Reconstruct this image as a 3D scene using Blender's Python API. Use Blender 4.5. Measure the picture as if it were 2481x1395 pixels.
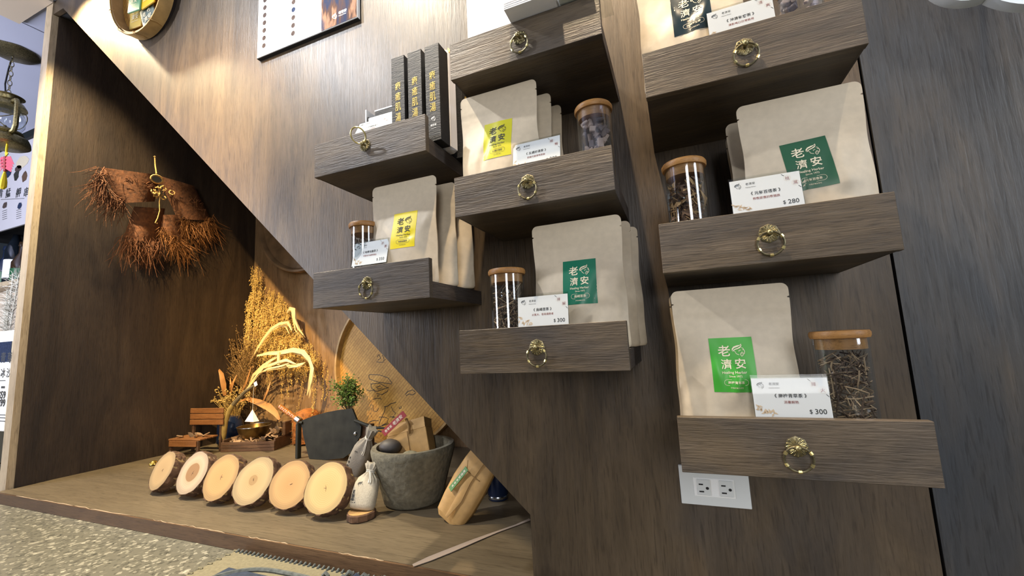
import bpy, math, random
from mathutils import Vector, Matrix, Euler
from math import sin, cos, pi, radians as RAD

for _o in list(bpy.data.objects):
    bpy.data.objects.remove(_o, do_unlink=True)
S = bpy.context.scene
COL = S.collection
random.seed(7)

# ------------------------------------------------------------------ camera
F_PX, W_PX, H_PX = 1009.027, 2481.0, 1395.0
CAM = Vector((0.01311, -0.65022, 0.19340))
CROT = Matrix.Rotation(RAD(21.34371), 3, 'Z') @ Matrix.Rotation(RAD(97.22037), 3, 'X') @ Matrix.Rotation(RAD(-2.85424), 3, 'Z')
cd = bpy.data.cameras.new('camera')
cam = bpy.data.objects.new('camera', cd)
COL.objects.link(cam)
cd.sensor_fit = 'HORIZONTAL'; cd.sensor_width = 36.0
cd.lens = 36.0 * F_PX / W_PX
cd.clip_start = 0.02; cd.clip_end = 60
cam.matrix_world = Matrix.Translation(CAM) @ CROT.to_4x4()
S.camera = cam

# ------------------------------------------------------------------ world, lights, exposure
S.view_settings.view_transform = 'Standard'
S.view_settings.look = 'None'
S.view_settings.exposure = 0.0
S.view_settings.gamma = 1.0
S.view_settings.use_curve_mapping = False
wd = bpy.data.worlds.new('room_fill'); S.world = wd
wd.use_nodes = True
wd.node_tree.nodes['Background'].inputs[0].default_value = (0.62, 0.78, 1.0, 1)
wd.node_tree.nodes['Background'].inputs[1].default_value = 0.035

def lamp(kind, name, loc, target, power, color, **kw):
    d = bpy.data.lights.new(name, kind); d.energy = power; d.color = color
    for k, v in kw.items(): setattr(d, k, v)
    o = bpy.data.objects.new(name, d); COL.objects.link(o)
    o.location = loc
    o.rotation_euler = (Vector(target) - Vector(loc)).to_track_quat('-Z', 'Y').to_euler()
    return o
WARM = (1.0, 0.83, 0.62)
NEUT = (1.0, 0.92, 0.82)
# row of ceiling spots washing the panelled wall
lamp('SPOT', 'ceiling_spot', (-2.29, 0.075, 1.845), (-2.16, 0.19, 1.05), 310, (1.0, 0.82, 0.52), spot_size=RAD(100), spot_blend=0.9, shadow_soft_size=0.02)
lamp('SPOT', 'ceiling_spot', (-1.62, -0.66, 1.83), (-1.05, 0.22, 1.0), 120, (0.94, 0.96, 1.0), spot_size=RAD(92), spot_blend=1.0, shadow_soft_size=0.03)
lamp('SPOT', 'ceiling_spot', (-0.90, -0.23, 1.83), (-0.78, 0.20, 0.2), 160, (1.0, 0.89, 0.72), spot_size=RAD(80), spot_blend=0.8, shadow_soft_size=0.02)
lamp('SPOT', 'ceiling_spot', (-0.16, -0.28, 1.83), (-0.06, 0.19, 0.70), 150, (1.0, 0.78, 0.52), spot_size=RAD(50), spot_blend=0.8, shadow_soft_size=0.015)
lamp('SPOT', 'ceiling_spot', (0.66, -0.22, 1.83), (0.62, 0.25, 0.6), 46, (1.0, 0.84, 0.64), spot_size=RAD(58), spot_blend=0.8, shadow_soft_size=0.015)
# warm accent spot on the ceiling track, aimed through the opening at the dried herbs
lamp('SPOT', 'accent_spot', (-0.72, -1.29, 1.83), (-2.05, 1.1, 0.26), 680, (1.0, 0.69, 0.32), spot_size=RAD(34), spot_blend=1.0, shadow_soft_size=0.02)
# daylight: windows of the shop front, one on the right side and one behind the camera
lamp('AREA', 'side_window_daylight', (2.3, -1.0, 0.95), (0.0, 0.15, 0.35), 36, (0.84, 0.91, 1.0), shape='RECTANGLE', size=0.5, size_y=1.8)
lamp('AREA', 'front_window_daylight', (0.9, -3.4, 1.0), (-0.3, 0.2, 0.35), 44, (0.98, 0.97, 0.97), shape='RECTANGLE', size=0.9, size_y=1.5)
lamp('AREA', 'left_ceiling_fill', (-3.9, -1.6, 0.9), (-3.5, 0.5, 1.35), 110, (0.86, 0.89, 1.0), shape='RECTANGLE', size=1.0, size_y=1.2)  # added fill with no fixture, aimed up to brighten the left ceiling

# ------------------------------------------------------------------ pixel rays (photograph's 2481 x 1395 frame)
def ray(u, v):
    return CROT @ Vector(((u - W_PX / 2) / F_PX, -(v - H_PX / 2) / F_PX, -1.0))
def at_y(u, v, y):
    d = ray(u, v); return CAM + d * ((y - CAM.y) / d.y)
def at_z(u, v, z):
    d = ray(u, v); return CAM + d * ((z - CAM.z) / d.z)
def at_x(u, v, x):
    d = ray(u, v); return CAM + d * ((x - CAM.x) / d.x)

# ------------------------------------------------------------------ materials
def lin(c):
    return tuple(((x / 255) / 12.92 if x / 255 <= 0.04045 else ((x / 255 + 0.055) / 1.055) ** 2.4) for x in c) + (1,)
class NT:
    def __init__(s, name):
        s.m = bpy.data.materials.new(name); s.m.use_nodes = True
        s.t = s.m.node_tree; s.b = s.t.nodes['Principled BSDF']; s.out = s.t.nodes['Material Output']
    def n(s, typ, **kw):
        x = s.t.nodes.new(typ)
        for k, v in kw.items():
            if k.startswith('i_'): x.inputs[k[2:].replace('_', ' ')].default_value = v
            else: setattr(x, k, v)
        return x
    def l(s, a, b): s.t.links.new(a, b)
    def ramp(s, src, stops, interp='LINEAR'):
        r = s.n('ShaderNodeValToRGB'); r.color_ramp.interpolation = interp
        e = r.color_ramp.elements
        e[0].position, e[0].color = stops[0][0], stops[0][1]
        e[1].position, e[1].color = stops[-1][0], stops[-1][1]
        for p, c in stops[1:-1]:
            k = e.new(p); k.color = c
        s.l(src, r.inputs[0]); return r.outputs[0]
    def mix(s, a, b, f, mode='MIX'):
        m = s.n('ShaderNodeMix', data_type='RGBA', blend_type=mode)
        for sock, v in ((m.inputs[6], a), (m.inputs[7], b), (m.inputs[0], f)):
            if hasattr(v, 'links'): s.l(v, sock)
            else: sock.default_value = v
        return m.outputs[2]
    def bump(s, h, strength=0.3, dist=0.002):
        b = s.n('ShaderNodeBump'); b.inputs['Strength'].default_value = strength; b.inputs['Distance'].default_value = dist
        s.l(h, b.inputs['Height']); s.l(b.outputs[0], s.b.inputs['Normal'])
def flat(name, rgb, rough=0.6, metal=0.0, noise=0.0, nscale=40, bump=0.0, spec=0.5):
    k = NT(name); b = k.b
    b.inputs['Base Color'].default_value = lin(rgb); b.inputs['Roughness'].default_value = rough
    b.inputs['Metallic'].default_value = metal; b.inputs['Specular IOR Level'].default_value = spec
    if noise or bump:
        tc = k.n('ShaderNodeTexCoord'); nz = k.n('ShaderNodeTexNoise'); nz.inputs['Scale'].default_value = nscale; nz.inputs['Detail'].default_value = 5
        k.l(tc.outputs['Object'], nz.inputs['Vector'])
        if noise:
            c = lin(rgb); lo = tuple(x * (1 - noise) for x in c[:3]) + (1,); hi = tuple(min(1, x * (1 + noise)) for x in c[:3]) + (1,)
            k.l(k.ramp(nz.outputs['Fac'], [(0.3, lo), (0.7, hi)]), b.inputs['Base Color'])
        if bump: k.bump(nz.outputs['Fac'], bump, 0.003)
    return k.m
def wood(name, axis, dark, mid, light, blue=0.0, rough=0.5, scale=1.0, bump=0.35, bluecol=(70, 78, 90), knots=0.35, dim=1.0):
    k = NT(name); tc = k.n('ShaderNodeTexCoord'); oi = k.n('ShaderNodeObjectInfo')
    add = k.n('ShaderNodeVectorMath', operation='ADD'); mul = k.n('ShaderNodeVectorMath', operation='SCALE')
    cmb = k.n('ShaderNodeCombineXYZ')
    for i in range(3): k.l(oi.outputs['Random'], cmb.inputs[i])
    k.l(cmb.outputs[0], mul.inputs[0]); mul.inputs['Scale'].default_value = 17.0
    k.l(tc.outputs['Object'], add.inputs[0]); k.l(mul.outputs[0], add.inputs[1])
    def stretched(across, along, detail=6, rough_=0.6, dist=0.0):
        mp = k.n('ShaderNodeMapping'); sc = [across * scale] * 3; sc['XYZ'.index(axis)] = along * scale
        mp.inputs['Scale'].default_value = sc; k.l(add.outputs[0], mp.inputs['Vector'])
        nz = k.n('ShaderNodeTexNoise'); nz.inputs['Scale'].default_value = 1.0; nz.inputs['Detail'].default_value = detail
        nz.inputs['Roughness'].default_value = rough_; nz.inputs['Distortion'].default_value = dist
        k.l(mp.outputs[0], nz.inputs['Vector']); return nz.outputs['Fac']
    broad = stretched(8, 1.3, 8, 0.66, 1.4)
    fine = stretched(120, 9.0, 6, 0.75, 1.0)
    pores = stretched(300, 22, 2, 0.5)
    blot = stretched(4.0, 1.7, 5, 0.6, 0.8)
    knot = stretched(9, 3.8, 4, 0.6, 1.6)
    base = k.ramp(broad, [(0.22, lin(dark)), (0.5, lin(mid)), (0.8, lin(light))])
    base = k.mix(base, lin(bluecol), k.ramp(blot, [(0.42, (0, 0, 0, 1)), (0.72, (blue, blue, blue, 1))]))
    fr = k.ramp(fine, [(0.3, (0.74, 0.72, 0.70, 1)), (0.55, (1, 1, 1, 1)), (0.75, (1.12, 1.1, 1.08, 1))])
    base = k.mix(base, fr, 0.85, 'MULTIPLY')
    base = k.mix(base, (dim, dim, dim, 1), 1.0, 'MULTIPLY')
    kr = k.ramp(knot, [(0.27, (0.42, 0.40, 0.40, 1)), (0.40, (1, 1, 1, 1))])
    base = k.mix(base, kr, knots, 'MULTIPLY')
    pr = k.ramp(pores, [(0.33, (0.5, 0.48, 0.46, 1)), (0.43, (1, 1, 1, 1))])
    base = k.mix(base, pr, 0.6, 'MULTIPLY')
    k.l(base, k.b.inputs['Base Color']); k.b.inputs['Roughness'].default_value = rough; k.b.inputs['Specular IOR Level'].default_value = 0.35
    h = k.n('ShaderNodeMath', operation='ADD'); k.l(fine, h.inputs[0]); k.l(pores, h.inputs[1])
    k.bump(h.outputs[0], bump, 0.0015)
    return k.m
M = {}
M['menu_paper'] = flat('grey_white_menu_paper', (172, 170, 178), 0.5)
M['pale_blue'] = flat('pale_blue_print', (176, 190, 226), 0.5)
M['wall'] = wood('laminate_wall', 'Z', (60, 50, 40), (108, 91, 70), (142, 121, 94), blue=0.4, rough=0.42, dim=0.56)
M['wall_daylight_tint'] = wood('laminate_wall_daylight_tint', 'Z', (46, 46, 46), (86, 82, 78), (128, 114, 96), blue=0.7, rough=0.4, bluecol=(66, 74, 84), dim=0.62)  # wall laminate made bluer; daylight from the right put into its colour
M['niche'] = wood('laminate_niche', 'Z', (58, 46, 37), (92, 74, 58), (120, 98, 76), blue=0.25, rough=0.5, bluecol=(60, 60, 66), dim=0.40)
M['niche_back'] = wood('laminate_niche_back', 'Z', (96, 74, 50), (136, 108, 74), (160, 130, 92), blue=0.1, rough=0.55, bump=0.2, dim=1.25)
M['drawer'] = wood('laminate_drawer', 'X', (50, 42, 33), (96, 82, 63), (134, 116, 92), blue=0.35, rough=0.42, scale=1.5, bump=0.5, dim=0.74)
M['drawer_side'] = wood('laminate_drawer_side', 'Y', (60, 54, 50), (92, 82, 74), (118, 106, 96), blue=0.4, rough=0.45, scale=1.5, bump=0.4, dim=0.62)
M['platform'] = wood('laminate_platform', 'X', (112, 98, 76), (136, 120, 94), (152, 135, 106), blue=0.0, rough=0.5, scale=0.8, bump=0.12, knots=0.1, dim=0.56)
M['lip'] = wood('laminate_lip', 'X', (70, 50, 34), (104, 78, 54), (128, 98, 68), blue=0.0, rough=0.5, scale=1.0, bump=0.2, dim=0.8)
M['edge'] = wood('laminate_edge', 'Z', (150, 132, 108), (178, 160, 134), (196, 180, 152), blue=0.0, rough=0.35, bump=0.1)
M['kraft'] = flat('kraft_paper', (196, 181, 156), 0.5, noise=0.06, nscale=90, bump=0.05)
M['white'] = flat('white_card', (238, 238, 236), 0.45)
M['card'] = flat('price_card_paper', (236, 236, 240), 0.5)
M['ink'] = flat('dark_print', (44, 46, 48), 0.6)
M['inkred'] = flat('maroon_print', (150, 84, 80), 0.6)
M['inktan'] = flat('tan_print', (222, 196, 168), 0.6)
M['cream'] = flat('cream_print', (232, 218, 186), 0.55)
M['gold'] = flat('gold_foil', (216, 182, 88), 0.4, 0.15)
M['lab_yellow'] = flat('yellow_label', (238, 214, 26), 0.4, noise=0.03, nscale=30)
M['lab_lime'] = flat('yellow_green_label', (196, 190, 40), 0.4, noise=0.03, nscale=30)
M['lab_teal'] = flat('deep_green_label', (10, 108, 78), 0.4)
M['lab_navy'] = flat('navy_label', (20, 40, 46), 0.25)
M['lab_forest'] = flat('forest_green_label', (38, 88, 58), 0.4)
M['lab_green'] = flat('bright_green_label', (62, 158, 48), 0.4)
M['brass'] = flat('antique_brass', (150, 138, 98), 0.36, 0.9, noise=0.5, nscale=160)
M['brass_dark'] = flat('dark_brass', (112, 104, 80), 0.42, 0.85, noise=0.5, nscale=200)
M['brass_bright'] = flat('bright_brass', (206, 190, 130), 0.3, 0.9)
M['lid'] = wood('bamboo_lid', 'X', (126, 86, 44), (160, 114, 62), (182, 136, 78), blue=0, rough=0.45, scale=2.0, bump=0.1, knots=0)
M['box_black'] = wood('black_embossed_paper', 'X', (20, 21, 23), (26, 27, 29), (33, 34, 37), blue=0, rough=0.55, scale=2.4, bump=0.6, knots=0, dim=0.6)
M['stone'] = flat('mortar_stone', (118, 112, 94), 0.85, noise=0.26, nscale=70, bump=1.0)
M['linen'] = flat('linen_cloth', (180, 170, 150), 0.9, noise=0.1, nscale=240, bump=0.25)
M['linen_grey'] = flat('grey_linen_cloth', (150, 142, 128), 0.9, noise=0.1, nscale=240, bump=0.25)
M['cord'] = flat('white_cord', (226, 220, 208), 0.8)
M['iron'] = flat('dark_iron', (44, 44, 38), 0.62, 0.5, noise=0.35, nscale=18, bump=0.3)
M['steel'] = flat('steel_ferrule', (200, 206, 214), 0.2, 1.0)
M['handle'] = flat('varnished_wood', (140, 88, 42), 0.22, noise=0.35, nscale=30)
M['darkwood'] = wood('dark_stained_wood', 'X', (58, 42, 32), (84, 62, 46), (104, 80, 60), rough=0.55, scale=2.0, bump=0.3)
M['slat'] = wood('bench_slat_wood', 'X', (100, 64, 34), (124, 82, 46), (144, 100, 60), rough=0.55, scale=3.0, bump=0.2, knots=0.1)
M['bark'] = flat('tree_bark', (92, 66, 46), 0.9, noise=0.5, nscale=50, bump=0.8)
M['chip'] = flat('bark_chip', (150, 122, 94), 0.85, noise=0.3, nscale=40, bump=0.3)
M['chip_dark'] = flat('dark_bark_chip', (98, 80, 64), 0.85, noise=0.35, nscale=40, bump=0.3)
M['straw'] = flat('dried_straw_herb', (206, 172, 96), 0.8, noise=0.2, nscale=30)
M['herb_brown'] = flat('dried_brown_herb', (122, 92, 48), 0.85, noise=0.3, nscale=30)
M['leaf_dry'] = flat('dried_leaf', (222, 192, 132), 0.65, noise=0.14, nscale=18, bump=0.15)
M['leaf_brown'] = flat('brown_leaf', (166, 116, 62), 0.65, noise=0.25, nscale=20)
M['flower'] = flat('dried_flower', (176, 146, 82), 0.85, noise=0.25, nscale=60)
M['fiber'] = flat('palm_fibre', (98, 58, 28), 0.9, noise=0.4, nscale=70, bump=0.6)
M['fiber_light'] = flat('pale_palm_fibre', (128, 82, 38), 0.9, noise=0.3, nscale=60)
M['rope'] = flat('straw_rope', (206, 162, 92), 0.85, noise=0.25, nscale=120)
M['root'] = flat('orange_root_fibre', (142, 84, 28), 0.85, noise=0.35, nscale=50, bump=0.6)
M['bowl'] = flat('aged_bronze', (108, 86, 48), 0.35, 0.85, noise=0.4, nscale=25)
M['bamboo'] = flat('bamboo_cane', (150, 128, 72), 0.55, noise=0.25, nscale=40)
M['bamboo_dark'] = flat('weathered_cane', (104, 92, 66), 0.6, noise=0.25, nscale=40)
M['green_leaf'] = flat('small_green_leaf', (78, 106, 36), 0.6, noise=0.3, nscale=30)
M['glass_dark'] = flat('dark_bottle_glass', (20, 26, 34), 0.08, 0.0, spec=0.8)
M['bronze_glass'] = flat('brown_bottle_glass', (52, 38, 26), 0.12, spec=0.7)
M['pkg'] = flat('brown_kraft_wrap', (186, 146, 88), 0.6, noise=0.1, nscale=60, bump=0.15)
M['tag_red'] = flat('red_tag', (150, 50, 52), 0.5)
M['tag_green'] = flat('green_tag', (76, 122, 52), 0.5)
M['tagprint'] = flat('pale_tag_print', (226, 214, 196), 0.6)
M['string'] = flat('jute_string', (150, 116, 70), 0.9)
M['plastic'] = flat('ivory_plastic', (212, 214, 212), 0.35)
M['slot'] = flat('socket_slot', (12, 12, 12), 0.7)
M['signwhite'] = flat('white_acrylic_sign', (232, 240, 246), 0.3)
M['ceil'] = flat('blue_grey_ceiling_paint', (178, 182, 206), 0.8, noise=0.03, nscale=3)
M['beige'] = flat('beige_paint', (196, 180, 162), 0.8)
M['dark'] = flat('dark_recess', (22, 22, 26), 0.8)
M['bluegrey'] = flat('grey_counter_paint', (118, 122, 126), 0.6)
M['yellow'] = flat('yellow_tassel', (236, 204, 30), 0.7)
M['pink'] = flat('red_ribbon', (214, 70, 92), 0.6)
M['pampas'] = flat('pampas_plume', (206, 202, 190), 0.9)
M['matborder'] = flat('mat_border', (126, 118, 92), 0.9, noise=0.15, nscale=120, bump=0.4)
M['matblue'] = flat('mat_blue_yarn', (48, 58, 74), 0.9, noise=0.3, nscale=90, bump=0.5)
M['matgrey'] = flat('mat_grey_yarn', (92, 96, 92), 0.9, noise=0.3, nscale=90, bump=0.5)
M['tear'] = flat('torn_laminate_edge', (176, 152, 120), 0.8)
M['strip'] = flat('pale_edge_strip', (168, 150, 134), 0.6)
M['teabag'] = flat('tea_bag_mesh', (214, 206, 204), 0.7)
M['felt'] = flat('dark_blue_bottle', (22, 34, 60), 0.2)

def thin_glass(name, tint=(1, 1, 1), gl=1.0, ior=1.45):
    k = NT(name); t = k.t
    tr = k.n('ShaderNodeBsdfTransparent'); tr.inputs[0].default_value = tint + (1,)
    g = k.n('ShaderNodeBsdfGlossy'); g.inputs['Roughness'].default_value = 0.03; g.inputs[0].default_value = (gl, gl, gl, 1)
    fr = k.n('ShaderNodeFresnel'); ge = k.n('ShaderNodeNewGeometry')
    e1 = k.n('ShaderNodeMath', operation='MULTIPLY_ADD'); k.l(ge.outputs['Backfacing'], e1.inputs[0]); e1.inputs[1].default_value = -2.0; e1.inputs[2].default_value = 1.0
    e2 = k.n('ShaderNodeMath', operation='POWER'); e2.inputs[0].default_value = ior; k.l(e1.outputs[0], e2.inputs[1]); k.l(e2.outputs[0], fr.inputs[0])
    mx = k.n('ShaderNodeMixShader'); k.l(fr.outputs[0], mx.inputs[0]); k.l(tr.outputs[0], mx.inputs[1]); k.l(g.outputs[0], mx.inputs[2])
    k.l(mx.outputs[0], k.out.inputs['Surface']); return k.m
M['glass'] = thin_glass('jar_glass', (0.93, 0.95, 0.96), 1.0, 1.6)
M['acrylic'] = thin_glass('clear_acrylic', (0.93, 0.94, 0.93), 0.5, 1.35)
M['lampglass'] = thin_glass('lantern_glass', (0.85, 0.88, 0.9), 1.0, 1.6)

def terrazzo():
    k = NT('terrazzo_floor'); tc = k.n('ShaderNodeTexCoord')
    def vor(sc):
        v = k.n('ShaderNodeTexVoronoi'); v.inputs['Scale'].default_value = sc; v.inputs['Randomness'].default_value = 1; k.l(tc.outputs['Object'], v.inputs['Vector']); return v
    v1, v2 = vor(105), vor(160)
    sp1 = k.n('ShaderNodeSeparateColor'); k.l(v1.outputs['Color'], sp1.inputs[0])
    sp2 = k.n('ShaderNodeSeparateColor'); k.l(v2.outputs['Color'], sp2.inputs[0])
    base = k.ramp(sp1.outputs[0], [(0.0, lin((60, 60, 50))), (0.12, lin((100, 98, 84))), (0.8, lin((112, 108, 92))), (0.9, lin((176, 170, 150)))], 'CONSTANT')
    b2 = k.ramp(sp2.outputs[1], [(0.0, lin((48, 46, 40))), (0.08, lin((106, 102, 88))), (0.93, lin((182, 176, 154)))], 'CONSTANT')
    k.l(k.mix(base, b2, 0.45), k.b.inputs['Base Color']); k.b.inputs['Roughness'].default_value = 0.45
    return k.m
M['terrazzo'] = terrazzo()

def slice_mat(name, outer, ring, heart, heart_r, R, cx=0.0, cz=0.0):
    k = NT(name); tc = k.n('ShaderNodeTexCoord'); mp = k.n('ShaderNodeMapping')
    mp.inputs['Location'].default_value = (-cx, 0, -cz); mp.inputs['Scale'].default_value = (1, 0, 1)
    k.l(tc.outputs['Object'], mp.inputs['Vector'])
    nz = k.n('ShaderNodeTexNoise'); nz.inputs['Scale'].default_value = 14; k.l(mp.outputs[0], nz.inputs['Vector'])
    ln = k.n('ShaderNodeVectorMath', operation='LENGTH'); k.l(mp.outputs[0], ln.inputs[0])
    a = k.n('ShaderNodeMath', operation='MULTIPLY_ADD'); k.l(nz.outputs['Fac'], a.inputs[0]); a.inputs[1].default_value = 0.012; k.l(ln.outputs['Value'], a.inputs[2])
    r = k.n('ShaderNodeMath', operation='DIVIDE'); k.l(a.outputs[0], r.inputs[0]); r.inputs[1].default_value = R
    sn = k.n('ShaderNodeMath', operation='MULTIPLY'); k.l(r.outputs[0], sn.inputs[0]); sn.inputs[1].default_value = 85.0
    sn2 = k.n('ShaderNodeMath', operation='SINE'); k.l(sn.outputs[0], sn2.inputs[0])
    rr = k.ramp(sn2.outputs[0], [(0.0, (0.93, 0.9, 0.84, 1)), (0.9, (1, 1, 1, 1))])
    base = k.ramp(r.outputs[0], [(0.0, lin(heart)), (max(0.02, heart_r - 0.01), lin(heart)), (heart_r + 0.03, lin(ring)), (0.8, lin(outer)), (1.04, lin(tuple(int(c * 0.88) for c in outer)))])
    k.l(k.mix(base, rr, 0.9, 'MULTIPLY'), k.b.inputs['Base Color']); k.b.inputs['Roughness'].default_value = 0.7
    return k.m
def poster_photo():
    k = NT('poster_photo_print'); tc = k.n('ShaderNodeTexCoord'); mp = k.n('ShaderNodeMapping')
    mp.inputs['Rotation'].default_value = (0, 0.7, 0); mp.inputs['Scale'].default_value = (40, 40, 9)
    k.l(tc.outputs['Object'], mp.inputs['Vector']); nz = k.n('ShaderNodeTexNoise'); nz.inputs['Scale'].default_value = 1; nz.inputs['Detail'].default_value = 4
    k.l(mp.outputs[0], nz.inputs['Vector'])
    k.l(k.ramp(nz.outputs['Fac'], [(0.4, lin((34, 42, 66))), (0.52, lin((70, 52, 46))), (0.6, lin((130, 100, 82))), (0.7, lin((50, 54, 74)))]), k.b.inputs['Base Color']); k.b.inputs['Roughness'].default_value = 0.85; k.b.inputs['Specular IOR Level'].default_value = 0.1
    return k.m
M['poster_photo'] = poster_photo()
def weave_mat():
    k = NT('woven_bamboo'); tc = k.n('ShaderNodeTexCoord'); mp = k.n('ShaderNodeMapping'); mp.inputs['Rotation'].default_value = (0, RAD(45), 0)
    k.l(tc.outputs['Object'], mp.inputs['Vector'])
    b = k.n('ShaderNodeTexBrick'); b.offset = 0.5
    b.inputs['Scale'].default_value = 16; b.inputs['Color1'].default_value = lin((198, 152, 74)); b.inputs['Color2'].default_value = lin((182, 136, 62)); b.inputs['Mortar'].default_value = lin((154, 112, 50))
    b.inputs['Mortar Size'].default_value = 0.02; b.inputs['Brick Width'].default_value = 0.8; b.inputs['Row Height'].default_value = 0.22
    sw = k.n('ShaderNodeSeparateXYZ'); k.l(mp.outputs[0], sw.inputs[0]); cb = k.n('ShaderNodeCombineXYZ'); k.l(sw.outputs[0], cb.inputs[0]); k.l(sw.outputs[2], cb.inputs[1])
    k.l(cb.outputs[0], b.inputs['Vector']); k.l(b.outputs['Color'], k.b.inputs['Base Color']); k.b.inputs['Roughness'].default_value = 0.6
    k.bump(b.outputs['Fac'], 0.3, 0.002)
    return k.m
M['weave'] = weave_mat()

# ------------------------------------------------------------------ mesh builder
class MB:
    def __init__(s): s.v = []; s.f = []; s.m = []
    def add(s, vs, fs, mi=0, X=None):
        b = len(s.v)
        s.v += [(X @ Vector(p)) if X is not None else Vector(p) for p in vs]
        s.f += [tuple(i + b for i in f) for f in fs]; s.m += [mi] * len(fs); return s
    def box(s, x0, x1, y0, y1, z0, z1, mi=0, X=None):
        vs = [(x, y, z) for z in (z0, z1) for y in (y0, y1) for x in (x0, x1)]
        return s.add(vs, [(0, 2, 3, 1), (4, 5, 7, 6), (0, 1, 5, 4), (2, 6, 7, 3), (0, 4, 6, 2), (1, 3, 7, 5)], mi, X)
    def rbox(s, x0, x1, y0, y1, z0, z1, r=0.001, mi=0, X=None):
        c = [(x0, x1), (y0, y1), (z0, z1)]; vs = []; idx = {}
        for i in (0, 1):
            for j in (0, 1):
                for k in (0, 1):
                    for a in range(3):
                        p = [c[0][i], c[1][j], c[2][k]]
                        for q, w in ((0, i), (1, j), (2, k)):
                            if q != a: p[q] += r if w == 0 else -r
                        idx[(i, j, k, a)] = len(vs); vs.append(p)
        fs = []
        g = lambda i, j, k, a: idx[(i, j, k, a)]
        for w in (0, 1):
            q = [g(w, 0, 0, 0), g(w, 1, 0, 0), g(w, 1, 1, 0), g(w, 0, 1, 0)]; fs.append(q if w else q[::-1])
            q = [g(0, w, 0, 1), g(0, w, 1, 1), g(1, w, 1, 1), g(1, w, 0, 1)]; fs.append(q if w else q[::-1])
            q = [g(0, 0, w, 2), g(1, 0, w, 2), g(1, 1, w, 2), g(0, 1, w, 2)]; fs.append(q if w else q[::-1])
        for i in (0, 1):
            for j in (0, 1):
                q = [g(i, j, 0, 0), g(i, j, 0, 1), g(i, j, 1, 1), g(i, j, 1, 0)]; fs.append(q if i != j else q[::-1])
                q = [g(i, 0, j, 0), g(i, 0, j, 2), g(i, 1, j, 2), g(i, 1, j, 0)]; fs.append(q if i == j else q[::-1])
                q = [g(0, i, j, 1), g(0, i, j, 2), g(1, i, j, 2), g(1, i, j, 1)]; fs.append(q if i != j else q[::-1])
                for k in (0, 1):
                    q = [g(i, j, k, 0), g(i, j, k, 1), g(i, j, k, 2)]; fs.append(q if (i + j + k) % 2 else q[::-1])
        return s.add(vs, fs, mi, X)
    def tube(s, pts, r, n=6, mi=0, cap=True, closed=False, X=None):
        pts = [Vector(p) for p in pts]; N = len(pts); rr = r if isinstance(r, (list, tuple)) else [r] * N
        vs = []; up = None
        for i, p in enumerate(pts):
            if closed: t = pts[(i + 1) % N] - pts[i - 1]
            else: t = pts[min(i + 1, N - 1)] - pts[max(i - 1, 0)]
            t = t.normalized() if t.length > 1e-9 else Vector((0, 0, 1))
            if up is None:
                up = Vector((0, 0, 1)) if abs(t.z) < 0.9 else Vector((1, 0, 0))
            a = t.cross(up)
            a = a.normalized() if a.length > 1e-6 else Vector((1, 0, 0)); b = a.cross(t).normalized(); up = b
            for k in range(n):
                an = 2 * pi * k / n; vs.append(p + (a * cos(an) + b * sin(an)) * rr[i])
        fs = []
        for i in range(N if closed else N - 1):
            for k in range(n):
                j = (i + 1) % N
                fs.append((i * n + k, i * n + (k + 1) % n, j * n + (k + 1) % n, j * n + k))
        if cap and not closed:
            fs.append(tuple(range(n))[::-1]); fs.append(tuple((N - 1) * n + k for k in range(n)))
        return s.add(vs, fs, mi, X)
    def lathe(s, prof, n=24, mi=0, X=None, rad=None, ring=False):
        vs = []; fs = []; P = len(prof)
        for i, (r, z) in enumerate(prof):
            for k in range(n):
                a = 2 * pi * k / n; q = r * (rad(a, z) if rad else 1); vs.append((q * cos(a), q * sin(a), z))
        for i in range(P - 1):
            for k in range(n):
                fs.append((i * n + k, i * n + (k + 1) % n, (i + 1) * n + (k + 1) % n, (i + 1) * n + k))
        if ring:
            for k in range(n): fs.append(((P - 1) * n + k, (P - 1) * n + (k + 1) % n, (k + 1) % n, k))
        else:
            if prof[0][0] > 1e-6: fs.append(tuple(range(n))[::-1])
            if prof[-1][0] > 1e-6: fs.append(tuple((P - 1) * n + k for k in range(n)))
        return s.add(vs, fs, mi, X)
    def prism(s, poly, y0, y1, mi=0, X=None):
        n = len(poly); A = sum(poly[i][0] * poly[(i + 1) % n][1] - poly[(i + 1) % n][0] * poly[i][1] for i in range(n))
        if A < 0: poly = poly[::-1]
        vs = [(p[0], y0, p[1]) for p in poly] + [(p[0], y1, p[1]) for p in poly]
        fs = [tuple(range(n)), tuple(range(2 * n - 1, n - 1, -1))] + [((i + 1) % n, i, n + i, n + (i + 1) % n) for i in range(n)]
        return s.add(vs, fs, mi, X)
    def octa(s, p, r, mi=0, st=(1, 1, 1), rot=None):
        X = Matrix.Translation(p) @ (rot.to_matrix().to_4x4() if rot else Matrix.Identity(4))
        vs = [(r * st[0], 0, 0), (-r * st[0], 0, 0), (0, r * st[1], 0), (0, -r * st[1], 0), (0, 0, r * st[2]), (0, 0, -r * st[2])]
        return s.add(vs, [(0, 2, 4), (2, 1, 4), (1, 3, 4), (3, 0, 4), (2, 0, 5), (1, 2, 5), (3, 1, 5), (0, 3, 5)], mi, X)
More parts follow.
